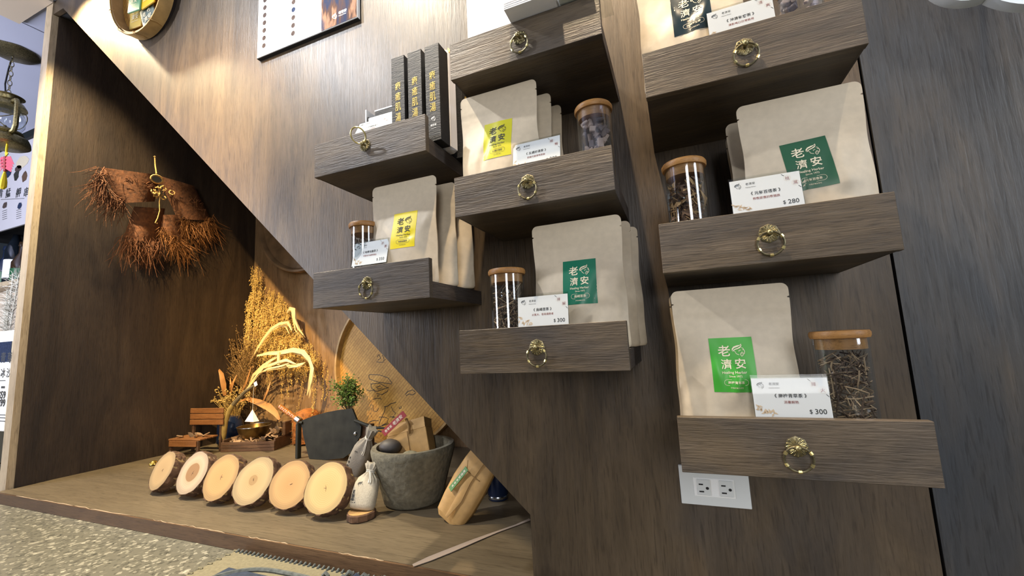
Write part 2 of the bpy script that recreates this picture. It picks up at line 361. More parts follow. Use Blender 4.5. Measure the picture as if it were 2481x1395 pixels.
    def ribbon(s, pts, w, nrm, th=0.0008, mi=0, cup=0.15):
        """leaf-like strip along pts; w list of half widths; nrm facing direction"""
        pts = [Vector(p) for p in pts]; N = len(pts); nrm = Vector(nrm).normalized(); vs = []; fs = []
        for i, p in enumerate(pts):
            t = (pts[min(i + 1, N - 1)] - pts[max(i - 1, 0)]).normalized()
            a = t.cross(nrm); a = a.normalized() if a.length > 1e-6 else Vector((1, 0, 0))
            b = a.cross(t).normalized()
            ww = w[i] if isinstance(w, (list, tuple)) else w
            for q in (-1, 0, 1):
                for side in (0, 1):
                    vs.append(p + a * ww * q + b * ((abs(q) * cup * ww) + (th if side else 0)))
        for i in range(N - 1):
            o, e = i * 6, (i + 1) * 6
            for q in (0, 1):
                fs.append((o + 2 * q, e + 2 * q, e + 2 * q + 2, o + 2 * q + 2))
                fs.append((o + 2 * q + 1, o + 2 * q + 3, e + 2 * q + 3, e + 2 * q + 1))
            fs.append((o, o + 1, e + 1, e)); fs.append((o + 5, o + 4, e + 4, e + 5))
        o = (N - 1) * 6
        fs += [(1, 0, 2, 3), (3, 2, 4, 5), (o, o + 1, o + 3, o + 2), (o + 2, o + 3, o + 5, o + 4)]
        return s.add(vs, fs, mi)
    def build(s, name, mat, parent=None, off=None, angle=40, kind=None, loc=None):
        me = bpy.data.meshes.new(name)
        o_ = Vector(off) if off is not None else Vector((0, 0, 0))
        me.from_pydata([tuple(p - o_) for p in s.v], [], s.f)
        for mm in (mat if isinstance(mat, (list, tuple)) else [mat]):
            me.materials.append(M[mm] if isinstance(mm, str) else mm)
        if any(s.m): me.polygons.foreach_set('material_index', s.m)
        if angle:
            me.polygons.foreach_set('use_smooth', [True] * len(me.polygons)); me.set_sharp_from_angle(angle=RAD(angle))
        me.update()
        o = bpy.data.objects.new(name, me); COL.objects.link(o)
        if parent is not None: o.parent = parent
        if loc is not None: o.location = loc
        elif off is not None and parent is None: o.location = o_
        if kind: o['kind'] = kind
        return o
def tag(o, label=None, cat=None, group=None, kind=None):
    for k, v in (('label', label), ('category', cat), ('group', group), ('kind', kind)):
        if v: o[k] = v
    return o
def thing(name, label, cat, loc=(0, 0, 0), group=None, rot=(0, 0, 0)):
    o = bpy.data.objects.new(name, None); COL.objects.link(o); o.location = loc; o.rotation_euler = rot
    o.empty_display_size = 0.02
    return tag(o, label, cat, group)
def copy_tree(o, parent=None):
    c = o.copy(); COL.objects.link(c)
    if parent is not None: c.parent = parent
    for ch in list(o.children): copy_tree(ch, c)
    return c
def struct(name, mb, mat, angle=30):
    return tag(mb.build(name, mat, angle=angle), kind='structure')

# ------------------------------------------------------------------ flat print (lettering)
_tc = {}
def glyphs(text, bold=0.0):
    key = (text, bold)
    if key not in _tc:
        cu = bpy.data.curves.new('lettering', 'FONT'); cu.body = text; cu.size = 1.0; cu.resolution_u = 2
        cu.align_x = 'CENTER'; cu.align_y = 'CENTER'; cu.offset = bold
        ob = bpy.data.objects.new('lettering', cu); COL.objects.link(ob)
        dg = bpy.context.evaluated_depsgraph_get(); me = bpy.data.meshes.new_from_object(ob.evaluated_get(dg))
        vs = [(v.co.x, v.co.y) for v in me.vertices]; fs = [tuple(p.vertices) for p in me.polygons]
        bpy.data.objects.remove(ob); bpy.data.curves.remove(cu); bpy.data.meshes.remove(me)
        if vs:
            cx = (min(v[0] for v in vs) + max(v[0] for v in vs)) / 2; cy = (min(v[1] for v in vs) + max(v[1] for v in vs)) / 2
            vs = [(a - cx, b - cy) for a, b in vs]
        _tc[key] = (vs, fs)
    return _tc[key]
class Ink:
    """2D collector, later wrapped onto a surface by a mapping function"""
    def __init__(s): s.v = []; s.f = []; s.m = []
    def text(s, t, x, y, h=None, w=None, mi=0, bold=0.0, rot=0.0, sx=1.0):
        vs, fs = glyphs(t, bold)
        if not vs: return s
        W = max(v[0] for v in vs) - min(v[0] for v in vs); Hh = max(v[1] for v in vs) - min(v[1] for v in vs)
        k = (w / W) if w else (h / Hh)
        b = len(s.v); c, d = cos(rot), sin(rot)
        s.v += [(x + k * (sx * a * c - e * d), y + k * (sx * a * d + e * c)) for a, e in vs]
        s.f += [tuple(i + b for i in f) for f in fs]; s.m += [mi] * len(fs); return s
    def stroke(s, pts, w, mi=0, closed=False):
        N = len(pts); b = len(s.v)
        for i in range(N):
            p0 = pts[i - 1] if (closed or i > 0) else pts[i]; p1 = pts[(i + 1) % N] if (closed or i < N - 1) else pts[i]
            dx, dy = p1[0] - p0[0], p1[1] - p0[1]; L = math.hypot(dx, dy) or 1
            ww = w[i] if isinstance(w, (list, tuple)) else w
            nx, ny = -dy / L * ww / 2, dx / L * ww / 2
            s.v += [(pts[i][0] + nx, pts[i][1] + ny), (pts[i][0] - nx, pts[i][1] - ny)]
        for i in range(N if closed else N - 1):
            j = (i + 1) % N; s.f.append((b + 2 * i + 1, b + 2 * j + 1, b + 2 * j, b + 2 * i)); s.m.append(mi)
        return s
    def poly(s, pts, mi=0):
        b = len(s.v); s.v += list(pts); s.f.append(tuple(range(b, b + len(pts)))); s.m.append(mi); return s
    def disc(s, x, y, r, mi=0, n=14): return s.poly([(x + r * cos(2 * pi * i / n), y + r * sin(2 * pi * i / n)) for i in range(n)], mi)
    def ring(s, x, y, r, w, mi=0, n=20): return s.stroke([(x + r * cos(2 * pi * i / n), y + r * sin(2 * pi * i / n)) for i in range(n)], w, mi, True)
    def pill(s, x, y, w, h, lw, mi=0):
        r = h / 2; pts = [(x + w / 2 - r + r * cos(a), y + r * sin(a)) for a in [(-pi / 2 + pi * i / 8) for i in range(9)]]
        pts += [(x - w / 2 + r + r * cos(a), y + r * sin(a)) for a in [(pi / 2 + pi * i / 8) for i in range(9)]]
        return s.stroke(pts, lw, mi, True)
    def emblem(s, x, y, h, mi=0):
        """leaf-shaped hat over an outlined old face: the shop's emblem"""
        u = h
        up = [(-.42, -.02), (-.40, .16), (-.28, .30), (-.05, .38), (.14, .40), (.24, .50)]
        lo = [(.24, .50), (.25, .34), (.16, .20), (-.02, .12), (-.22, .06), (-.36, -.06)]
        mid = [(-.39, .02), (-.25, .15), (-.02, .24), (.18, .36)]
        # leaf in two halves either side of the vein
        s.poly([(x + a * u, y + b * u) for a, b in up + [(.2, .39), (-.02, .275), (-.26, .19)]], mi)
        s.poly([(x + a * u, y + b * u) for a, b in lo + [(-.36, .01), (-.24, .115), (0, .205), (.2, .33)]], mi)
        for L in ([(-.26, .0), (-.22, -.08), (-.16, -.12)], [(-.2, -.16), (-.08, -.26), (.02, -.29)],
                  [(.02, .02), (.03, -.06), (.10, .04), (.17, .03)], [(.26, .06), (.33, .04), (.38, .06)],
                  [(.22, .2), (.32, .16), (.36, .06), (.4, -.04), (.38, -.16), (.34, -.26)],
                  [(.22, -.1), (.14, -.2), (.1, -.26), (.17, -.4)], [(.22, -.1), (.28, -.14), (.3, -.24), (.26, -.34), (.17, -.4)], [(.18, -.24), (.24, -.22)]):
            s.stroke([(x + a * u, y + b * u) for a, b in L], u * 0.035, mi)
        return s
    def wrap(s, fn):
        mb = MB(); mb.v = [Vector(fn(a, b)) for a, b in s.v]; mb.f = list(s.f); mb.m = list(s.m); return mb

# ================================================================== SETTING
WY = 0.2213            # face of the panelled wall
ZP = -0.2955           # top of the niche platform
ZF = -0.335            # floor
ZC = 1.86              # ceiling
hx0, hz0, hx1, hz1 = -2.4506, 1.7941, -0.3115, -0.1714   # slanted edge of the opening
m = MB(); m.prism([(-2.535, ZC), (0.353, ZC), (0.353, ZF), (hx1, ZF), (hx1, hz1), (hx0, hz0), (-2.535, hz0)], WY, WY + 0.018)
wall_front = struct('wall_front', m, 'wall')
m = MB(); m.box(0.3575, 3.2, WY, WY + 0.018, ZF, ZC)
struct('wall_right', m, 'wall_daylight_tint')
m = MB(); m.box(0.30, 0.42, WY + 0.019, WY + 0.03, ZF, ZC); struct('trim_1', m, 'dark')
m = MB(); m.box(-2.592, -2.536, WY - 0.004, WY + 0.03, ZF, ZC - 0.002); struct('trim_2', m, 'edge')
# niche shell
YB = 1.17
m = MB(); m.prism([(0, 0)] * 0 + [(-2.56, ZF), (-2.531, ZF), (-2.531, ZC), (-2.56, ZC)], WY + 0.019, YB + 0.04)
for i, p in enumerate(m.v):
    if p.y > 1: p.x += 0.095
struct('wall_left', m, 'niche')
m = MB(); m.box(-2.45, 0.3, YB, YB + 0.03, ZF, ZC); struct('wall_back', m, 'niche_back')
m = MB()
m.prism([(hx1, hz1), (hx0, hz0), (hx0, hz0 + 0.03), (hx1 + 0.03, hz1)], WY + 0.019, YB - 0.001)
m.prism([(hx0 + 0.01, hz0 + 0.002), (-2.53, hz0 + 0.002), (-2.53, hz0 + 0.03), (hx0, hz0 + 0.03)], WY + 0.019, YB - 0.001)
struct('soffit_light_seal', m, 'dark')  # soffit added to seal out stray light, near-black for the unlit top
# platform with laminate lip
m = MB(); m.box(-2.52, 0.28, WY + 0.001, YB - 0.001, ZF + 0.002, ZP)
m.box(-2.535, hx1 - 0.001, 0.195, WY + 0.0005, ZF + 0.002, ZP)
plat = struct('trim_4', m, 'platform')
m = MB(); m.box(-2.575, 0.9, 0.189, 0.1945, ZF + 0.001, ZP - 0.0006)
struct('trim_5', m, 'lip')
m = MB(); rr = random.Random(3)   # torn white edge of the top laminate
for a, b in (((55, 1197), (182, 1224)), ((188, 1222), (310, 1250)), ((372, 1258), (452, 1276)), ((452, 1276), (545, 1290)), ((600, 1300), (700, 1316)), ((820, 1338), (930, 1358))):
    pts = []
    for i in range(11):
        t = i / 10; q = at_z(a[0] + (b[0] - a[0]) * t, a[1] + (b[1] - a[1]) * t, ZP); pts.append((q.x, 0.1935 + rr.uniform(-0.0022, 0.0022), ZP + 0.0002 + rr.uniform(-0.0016, 0.0004)))
    m.tube(pts, [0.0004] + [rr.uniform(0.0006, 0.0016) for _ in range(9)] + [0.0004], 5)
m.build('torn_edge', 'tear', plat, kind='stuff')
m = MB(); st = [(1001, 1371), (1040, 1356), (1090, 1336), (1150, 1311), (1205, 1289), (1250, 1273), (1284, 1259)]
pts = [at_z(u, v, ZP + 0.0012) for u, v in st]
m.ribbon(pts, [0.004, 0.0075, 0.0075, 0.006, 0.003, 0.0025, 0.004], (0, -0.35, 1), 0.0012, 0, 0.25)
m.build('peeled_edge_strip', 'strip', plat)
# floor and ceiling
m = MB(); m.box(-6, 3.2, -4.2, 2.2, ZF - 0.05, ZF); struct('floor', m, 'terrazzo')
m = MB(); m.box(-6, -2.84, -4.2, 0.72, ZC, ZC + 0.05); m.box(-2.84, 3.2, -4.2, 1.3, ZC + 0.003, ZC + 0.05); struct('ceiling', m, 'ceil')
m = MB(); m.box(-2.84, -2.53, -4.2, 0.215, ZC - 0.012, ZC + 0.0025); struct('trim_6', m, 'beige')  # lowered ceiling strip; beige paints in the warm light on the nearer ceiling
m = MB(); m.box(-6, -2.57, 1.25, 1.3, ZF, ZC); struct('wall_far', m, 'dark')

# ================================================================== DISPLAY DRAWERS
DX = {'L': -0.68641, 'M': -0.34497, 'R': 0.0}
DW = {'L': 0.28272, 'M': 0.28637, 'R': 0.28213}
DZ = {'L1': 0.56299, 'L2': 0.27943, 'M1': 0.68993, 'M2': 0.42074, 'M3': 0.14062, 'R1': 0.55935, 'R2': 0.28110, 'R3': 0.0}
DH, BASE = 0.075, 0.031
def ring_pull(parent, cx, cz, up=False, plain=False):
    m = MB(); X = Matrix.Translation((cx, 0, cz)) @ Matrix.Rotation(pi / 2, 4, 'X')
    m.lathe([(0.0122, -0.0002), (0.0129, 0.0008), (0.0114, 0.0015), (0.0045, 0.0016)], 24, 0, X, rad=lambda a, z: 1 + 0.05 * cos(16 * a))
    for k in range(16):
        a = 2 * pi * k / 16
        loop = [(0.0084 * cos(a) + (0.0034 * cos(q)) * cos(a) - 0.00105 * sin(q) * sin(a), 0.0084 * sin(a) + (0.0034 * cos(q)) * sin(a) + 0.00105 * sin(q) * cos(a), 0.0019) for q in [2 * pi * j / 8 for j in range(8)]]
        m.tube(loop, 0.00045, 4, 1, closed=True, X=X)
    ros = m.build('rosette', ['brass_dark', 'brass'], parent)
    m = MB(); m.lathe([(0.0026, 0.001), (0.0024, 0.004), (0.0037, 0.0065), (0.0043, 0.009), (0.0034, 0.0118), (0.0018, 0.0132), (0, 0.0136)], 16, 0, X)
    m.build('knob', 'brass', ros)
    R_, r_ = 0.0160, 0.0016
    if up: T = Matrix.Translation((cx, -0.0085, cz + 0.001)) @ Matrix.Rotation(RAD(-8), 4, 'Y') @ Matrix.Rotation(RAD(38), 4, 'X') @ Matrix.Translation((0, 0, R_))
    else: T = Matrix.Translation((cx, -0.0072, cz + 0.0015)) @ Matrix.Rotation(RAD(8), 4, 'X') @ Matrix.Translation((0, 0, -R_))
    m = MB(); pts = [(R_ * cos(a), 0, R_ * sin(a)) for a in [2 * pi * i / 40 for i in range(40)]]
    m.tube(pts, r_, 8, 0, closed=True, X=T)
    if not plain:
        for a in (RAD(-90), RAD(-28), RAD(28 + 4), RAD(152), RAD(208)):
            q = [(R_ * cos(a + d), 0, R_ * sin(a + d)) for d in (-0.14, -0.125, 0, 0.125, 0.14)]
            m.tube(q, [r_ * 1.05, r_ * 1.4, r_ * 1.4, r_ * 1.4, r_ * 1.05], 6, 1, X=T)
    m.build('pull_ring', ['brass_bright' if plain else 'brass_dark', 'brass_bright'], ros)
DLAB = {
 'L1': 'wood-grain drawer holding black boxes, its brass ring pull flipped upward',
 'L2': 'wood-grain display drawer directly above the niche, carrying the $350 price card',
 'M1': 'wood-grain drawer with white leaflets on top, first of the middle column',
 'M2': 'wood-grain drawer with the yellow-green labelled pouch and bark chunk jar',
 'M3': 'wood-grain drawer with the teal labelled pouch, lowest of the middle column',
 'R1': 'wood-grain drawer with the navy labelled pouch, first of the right column',
 'R2': 'wood-grain drawer with the forest green labelled pouch, middle of the right column',
 'R3': 'wood-grain drawer with the bright green labelled pouch, above the wall socket'}
for kx, z0 in DZ.items():
    x0, w = DX[kx[0]], DW[kx[0]]
    t = thing('display_drawer', DLAB[kx], 'drawer', (x0, 0, z0), 'display drawers on the wall')
    MB().rbox(0, w, 0, 0.0125, 0, DH, 0.0007).build('front_panel', 'drawer', t, angle=0)
    MB().box(0.003, w - 0.003, 0.013, WY - 0.0004, 0.0012, 0.0045).build('bottom_panel', 'drawer', t, angle=0)
    MB().box(0.004, w - 0.004, 0.013, WY - 0.0004, BASE - 0.004, BASE).build('shelf_panel', 'drawer', t, angle=0)
    for a, b in ((0.001, 0.004), (w - 0.004, w - 0.001)):
        MB().box(a, b, 0.0128, WY - 0.0004, 0.001, BASE + 0.0006).build('side_panel', 'drawer_side', t, angle=0)
    ring_pull(t, w * 0.498 if kx != 'L1' else w * 0.487, 0.0405 if kx != 'L1' else 0.043, up=(kx == 'L1'), plain=(kx == 'L1'))

# ------------------------------------------------------------------ tea pouches
LAB_W, LAB_H = 0.0575, 0.078
def label_ink(name_txt):
    k = Ink(); W, H_ = LAB_W, LAB_H
    k.text('老', -.17 * W, .255 * H_, h=.205 * H_, bold=.012); k.emblem(.16 * W, .25 * H_, .26 * H_)
    k.text('濟', -.15 * W, .01 * H_, h=.185 * H_, bold=.012); k.text('安', .165 * W, .015 * H_, h=.185 * H_, bold=.016)
    k.text('Healing Herbar', 0.005 * W, -.15 * H_, w=.56 * W, bold=.008); k.text('Since 1972', 0.02 * W, -.213 * H_, w=.29 * W, bold=.008)
    k.pill(.02 * W, -.325 * H_, .54 * W, .105 * H_, .0004); k.text(name_txt, .02 * W, -.325 * H_, w=.36 * W, bold=.012)
    k.text('沖泡式養生茶包', .02 * W, -.42 * H_, w=.28 * W)
    return k
_pm = {}
def pouch(name_txt, lab_mat, ink_mat, lx, lz, x, y, z, label, group=None, seed=1, w=0.160, h=0.226, lrot=0.0, rz=0.0, ry=0.0, with_label=True, fat=1.0):
    R_ = random.Random(seed)
    cr = [(R_.uniform(-.95, .95), R_.uniform(.05, .72), R_.uniform(.08, .3), R_.uniform(.03, .14), R_.uniform(-.9, .9), R_.uniform(-.0042, .0042)) for _ in range(20)]
    def sm(t): t = max(0, min(1, t)); return t * t * (3 - 2 * t)
    def T(u, v):
        body = sm((.80 - v) / .45)
        t = 0.0012 + fat * 0.018 * body * max(0, 1 - abs(u) ** 2.4) ** .8
        t += 0.005 * sm((.22 - v) / .22) * max(0, 1 - abs(u) ** 6)
        for a, b, su, sv, ro, A in cr:
            du, dv = u - a, v - b; p, q = du * cos(ro) + dv * sin(ro), -du * sin(ro) + dv * cos(ro)
            t += A * body ** .5 * math.exp(-(p / su) ** 2 - (q / sv) ** 2) * max(0, 1 - u ** 6)
        t += 0.0006 * math.exp(-((v - .815) / .006) ** 2) - 0.0005 * math.exp(-((v - .80) / .008) ** 2)   # zip line
        return t
    def hw(v):
        r = 0.010; zz = v * h; s_ = w / 2 * (1 - 0.035 * math.exp(-((v - .62) / .16) ** 2) - .012 * math.exp(-((v - .2) / .1) ** 2))
        if zz > h - r: s_ -= r - math.sqrt(max(0, r * r - (zz - h + r) ** 2))
        if zz < 0.006: s_ -= 0.006 - math.sqrt(max(0, 0.006 ** 2 - (zz - 0.006) ** 2))
        if abs(zz - (h - 0.021)) < 0.0012: s_ -= 0.0028          # tear notch
        return s_
    vs = sorted(set([i / 40 for i in range(41)] + [1 - d / h for d in (0.0005, 0.0015, 0.003, 0.0075, 0.0195, 0.0205, 0.0215, 0.0225)] + [0.0006 / h, 0.002 / h]))
    us = [i / 13 - 1 for i in range(27)]
    mb = MB(); nu = len(us); nv = len(vs); V = []
    for v in vs:
        for u in us: V.append((u * hw(v), -T(u, v), v * h))
    for v in vs:
        for u in us: V.append((u * hw(v), T(u, v) * .75, v * h))
    Fs = []; o = nu * nv
    for j in range(nv - 1):
        for i in range(nu - 1):
            a = j * nu + i; Fs.append((a, a + 1, a + nu + 1, a + nu)); Fs.append((o + a + 1, o + a, o + a + nu, o + a + nu + 1))
    for j in range(nv - 1):
        a = j * nu; Fs.append((a, a + nu, o + a + nu, o + a)); a += nu - 1; Fs.append((a + nu, a, o + a, o + a + nu))
    for i in range(nu - 1): Fs.append((i + 1, i, o + i, o + i + 1)); a = (nv - 1) * nu + i; Fs.append((a, a + 1, o + a + 1, o + a))
    mb.add(V, Fs)
    p = mb.build('tea_pouch', 'kraft', angle=50); p.location = (x, y, z); p.rotation_euler = (0, ry, rz)
    tag(p, label, 'pouch', group)
    if with_label:
        c, s_ = cos(lrot), sin(lrot)
        def surf(a, b, off):
            X_, Z_ = lx + a * c - b * s_, lz + a * s_ + b * c; v = Z_ / h
            return (X_, -T(X_ / hw(v), v) - off, Z_)
        g = MB(); n1, n2 = 12, 16; V = []; Fs = []
        for off in (0.0004, 0.0):
            for j in range(n2 + 1):
                for i in range(n1 + 1): V.append(surf(LAB_W * (i / n1 - .5), LAB_H * (j / n2 - .5), off))
        o = (n1 + 1) * (n2 + 1)
        for j in range(n2):
            for i in range(n1): a = j * (n1 + 1) + i; Fs.append((a, a + 1, a + n1 + 2, a + n1 + 1))
        for j in range(n2): a = j * (n1 + 1); Fs.append((a, a + n1 + 1, o + a + n1 + 1, o + a)); a += n1; Fs.append((a + n1 + 1, a, o + a, o + a + n1 + 1))
        for i in range(n1): Fs.append((i + 1, i, o + i, o + i + 1)); a = n2 * (n1 + 1) + i; Fs.append((a, a + 1, o + a + 1, o + a))
        g.add(V, Fs); lb = g.build('label', lab_mat, p, angle=50); lb['label'] = M[lab_mat].name.replace('_', ' ')
        label_ink(name_txt).wrap(lambda a, b: surf(a, b, 0.0009)).build('label_print', ink_mat, lb, angle=0)
    return p
PZ = BASE + 0.0012
def stack(kx, name_txt, lab, ink, cx, lcx, lcz, what, shifts, seed, y0=0.05, lrot=0.0, **kw):
    z = DZ[kx] + PZ
    pouch(name_txt, lab, ink, lcx - cx, lcz - BASE, cx, y0, z, 'kraft tea pouch with %s, front of its drawer' % what, 'tea pouches with ' + what, seed, lrot=lrot, **kw)
    for i, (dx, y) in enumerate(shifts):
        back = ['kraft tea pouch standing right behind the one with %s' % what, 'rearmost kraft tea pouch behind the one with %s, nearest the wall' % what][i]
        pouch(name_txt, lab, ink, lcx - cx, lcz - BASE, cx + dx, y, z, back, 'tea pouches with ' + what, seed + 31 * (i + 1), with_label=False, **kw)
stack('L2', '地骨祛脂茶', 'lab_yellow', 'ink', -0.497, -0.4895, 0.149, 'a lemon yellow label', [(0.015, 0.108), (0.026, 0.162)], 11, y0=0.056)
stack('M2', '五通好清茶', 'lab_lime', 'ink', -0.2715, -0.2705, 0.150, 'a yellow-green label', [(0.012, 0.105), (0.020, 0.155)], 23)
stack('M3', '烏崎苦茶', 'lab_teal', 'cream', -0.140, -0.136, 0.146, 'a teal green label', [(0.010, 0.112), (0.018, 0.162)], 35, y0=0.062)
stack('R1', '沖清氣爽茶', 'lab_navy', 'cream', 0.078, 0.080, 0.148, 'a dark navy label', [], 47)
stack('R2', '元氣百倍茶', 'lab_forest', 'cream', 0.209, 0.2095, 0.143, 'a forest green label', [(-0.010, 0.112), (-0.005, 0.165)], 59, y0=0.058, lrot=RAD(3))
stack('R3', '崗梅青草茶', 'lab_green', 'cream', 0.087, 0.083, 0.142, 'a bright green label', [(-0.004, 0.112)], 71, y0=0.058)

# ------------------------------------------------------------------ glass jars
def jar(x, y, z, label, kind, seed, r=0.0305, h=0.140):
    rr = random.Random(seed)
    t = thing('glass_jar', label, 'jar', (x, y, z), 'glass jars with wooden lids')
    m = MB(); m.lathe([(r * .9, 0.0003), (r, 0.004), (r, h), (r - 0.0018, h), (r - 0.0018, 0.005), (r * .86, 0.0035)], 40); m.build('glass_body', 'glass', t, angle=35)
    m = MB(); m.lathe([(r - 0.0022, h - 0.014), (r - 0.0022, h + 0.0008), (r + 0.0022, h + 0.001), (r + 0.0034, h + 0.004), (r + 0.0034, h + 0.008), (r + 0.0018, h + 0.0108), (r * .5, h + 0.0116), (0, h + 0.0117)], 40)
    m.build('wooden_lid', 'lid', t, angle=50)
    m = MB(); ri = r - 0.0035; top = h * .84
    def inside(p): return p if math.hypot(p.x, p.y) < ri else Vector((p.x * ri / math.hypot(p.x, p.y), p.y * ri / math.hypot(p.x, p.y), p.z))
    mats = ['chip_dark', 'chip']
    if kind == 'twigs':
        for i in range(330):
            a, q = rr.uniform(0, 2 * pi), ri * math.sqrt(rr.uniform(.2, 1)); c = Vector((q * cos(a), q * sin(a), rr.uniform(.006, top)))
            d = Vector((rr.gauss(0, 1), rr.gauss(0, 1), rr.gauss(0, .8))).normalized() * rr.uniform(.006, .02)
            e0, e1 = inside(c - d), inside(c + d); e0.z = max(.005, min(top + .006, e0.z)); e1.z = max(.005, min(top + .006, e1.z))
            mid = inside((e0 + e1) / 2 + Vector((rr.gauss(0, .0015), rr.gauss(0, .0015), rr.gauss(0, .0015))))
            m.tube([e0, mid, e1], rr.uniform(.0004, .0011), 4, 0 if rr.random() < .6 else 1, cap=False)
    elif kind == 'leaves':
        for i in range(210):
            a, q = rr.uniform(0, 2 * pi), ri * math.sqrt(rr.uniform(.25, 1)); c = Vector((q * cos(a), q * sin(a), rr.uniform(.006, top)))
            d = Vector((rr.gauss(0, 1), rr.gauss(0, 1), rr.gauss(0, 1))).normalized() * rr.uniform(.006, .016)
            ps = [inside(c - d), inside(c + Vector((rr.gauss(0, .002), rr.gauss(0, .002), 0))), inside(c + d)]
            for p_ in ps: p_.z = max(.006, min(top + .006, p_.z))
            m.ribbon(ps, [.0008, rr.uniform(.002, .0045), .0008], (c.x, c.y, rr.uniform(-.01, .01)), .0003, 0 if rr.random() < .65 else 1, .3)
        for i in range(90):
            a, q = rr.uniform(0, 2 * pi), ri * math.sqrt(rr.uniform(.3, 1)); c = Vector((q * cos(a), q * sin(a), rr.uniform(.01, top * .9)))
            d = Vector((rr.gauss(0, 1), rr.gauss(0, 1), rr.gauss(0, 1.2))).normalized() * rr.uniform(.006, .016); m.tube([inside(c - d), inside(c + d)], .0006, 4, 1, cap=False)
    elif kind == 'chunks':
        for i in range(70):
            a, q = rr.uniform(0, 2 * pi), ri * math.sqrt(rr.uniform(.15, .72)); c = Vector((q * cos(a), q * sin(a), rr.uniform(.012, top + .012)))
            E_ = Euler((rr.uniform(0, 6), rr.uniform(0, 6), rr.uniform(0, 6)))
            sx, sy, sz = rr.uniform(.004, .0085), rr.uniform(.003, .006), rr.uniform(.002, .004)
            b0 = len(m.v); m.rbox(-sx, sx, -sy, sy, -sz, sz, .0012, 0 if rr.random() < .35 else 1, Matrix.Translation(c) @ E_.to_matrix().to_4x4())
            for j in range(b0, len(m.v)): m.v[j] = inside(m.v[j] + Vector((rr.gauss(0, .0005),) * 3)); m.v[j].z = max(.006, m.v[j].z)
    else:
        for i in range(520):
            a, q = rr.uniform(0, 2 * pi), ri * math.sqrt(rr.uniform(.3, .95)); c = Vector((q * cos(a), q * sin(a), rr.uniform(.007, top)))
            m.octa(inside(c), rr.uniform(.0015, .0034), 0 if rr.random() < .75 else 1, (rr.uniform(.6, 1.5), rr.uniform(.6, 1.3), rr.uniform(.4, 1)), Euler((rr.uniform(0, 6), rr.uniform(0, 6), 0)))
    pal = {'twigs': ['herbstick_dark', 'herbstick'], 'leaves': ['leafbit_dark', 'leafbit'], 'chunks': ['chunk_dark', 'chunk'], 'grains': ['chip_dark', 'bark']}[kind]
    m.build('dried_herbs', pal, t, angle=20, kind='stuff')
    return t
M['herbstick'] = flat('pale_herb_twig', (178, 150, 116), 0.8, noise=0.25, nscale=60)
M['herbstick_dark'] = flat('dark_herb_twig', (92, 72, 56), 0.85, noise=0.3, nscale=60)
M['leafbit'] = flat('tan_leaf_bits', (170, 136, 92), 0.8, noise=0.3, nscale=60)
M['leafbit_dark'] = flat('brown_leaf_bits', (96, 70, 50), 0.85, noise=0.3, nscale=60)
M['chunk'] = flat('pinkish_bark_chunk', (172, 150, 138), 0.85, noise=0.2, nscale=60)
M['chunk_dark'] = flat('grey_bark_chunk', (116, 104, 104), 0.85, noise=0.3, nscale=60)
jar(-0.604, 0.062, DZ['L2'] + PZ, 'glass jar of dark grains behind the $350 price card', 'grains', 1)
jar(-0.0935, 0.070, DZ['M2'] + PZ, 'glass jar packed with pinkish grey bark chunks', 'chunks', 2)
jar(-0.2715, 0.055, DZ['M3'] + PZ, 'glass jar of thin twigs beside the teal labelled pouch', 'twigs', 3, 0.031)
jar(0.0455, 0.058, DZ['R2'] + PZ, 'glass jar of curled brown leaves left of the forest green labelled pouch', 'leaves', 4)
jar(0.2185, 0.055, DZ['R3'] + PZ, 'glass jar of tangled roots right of the bright green labelled pouch', 'twigs', 5, 0.0315, 0.142)
jar(0.2340, 0.070, DZ['R1'] + PZ, 'glass jar of bark chunks beside the navy labelled pouch, cropped by the top edge', 'chunks', 6)

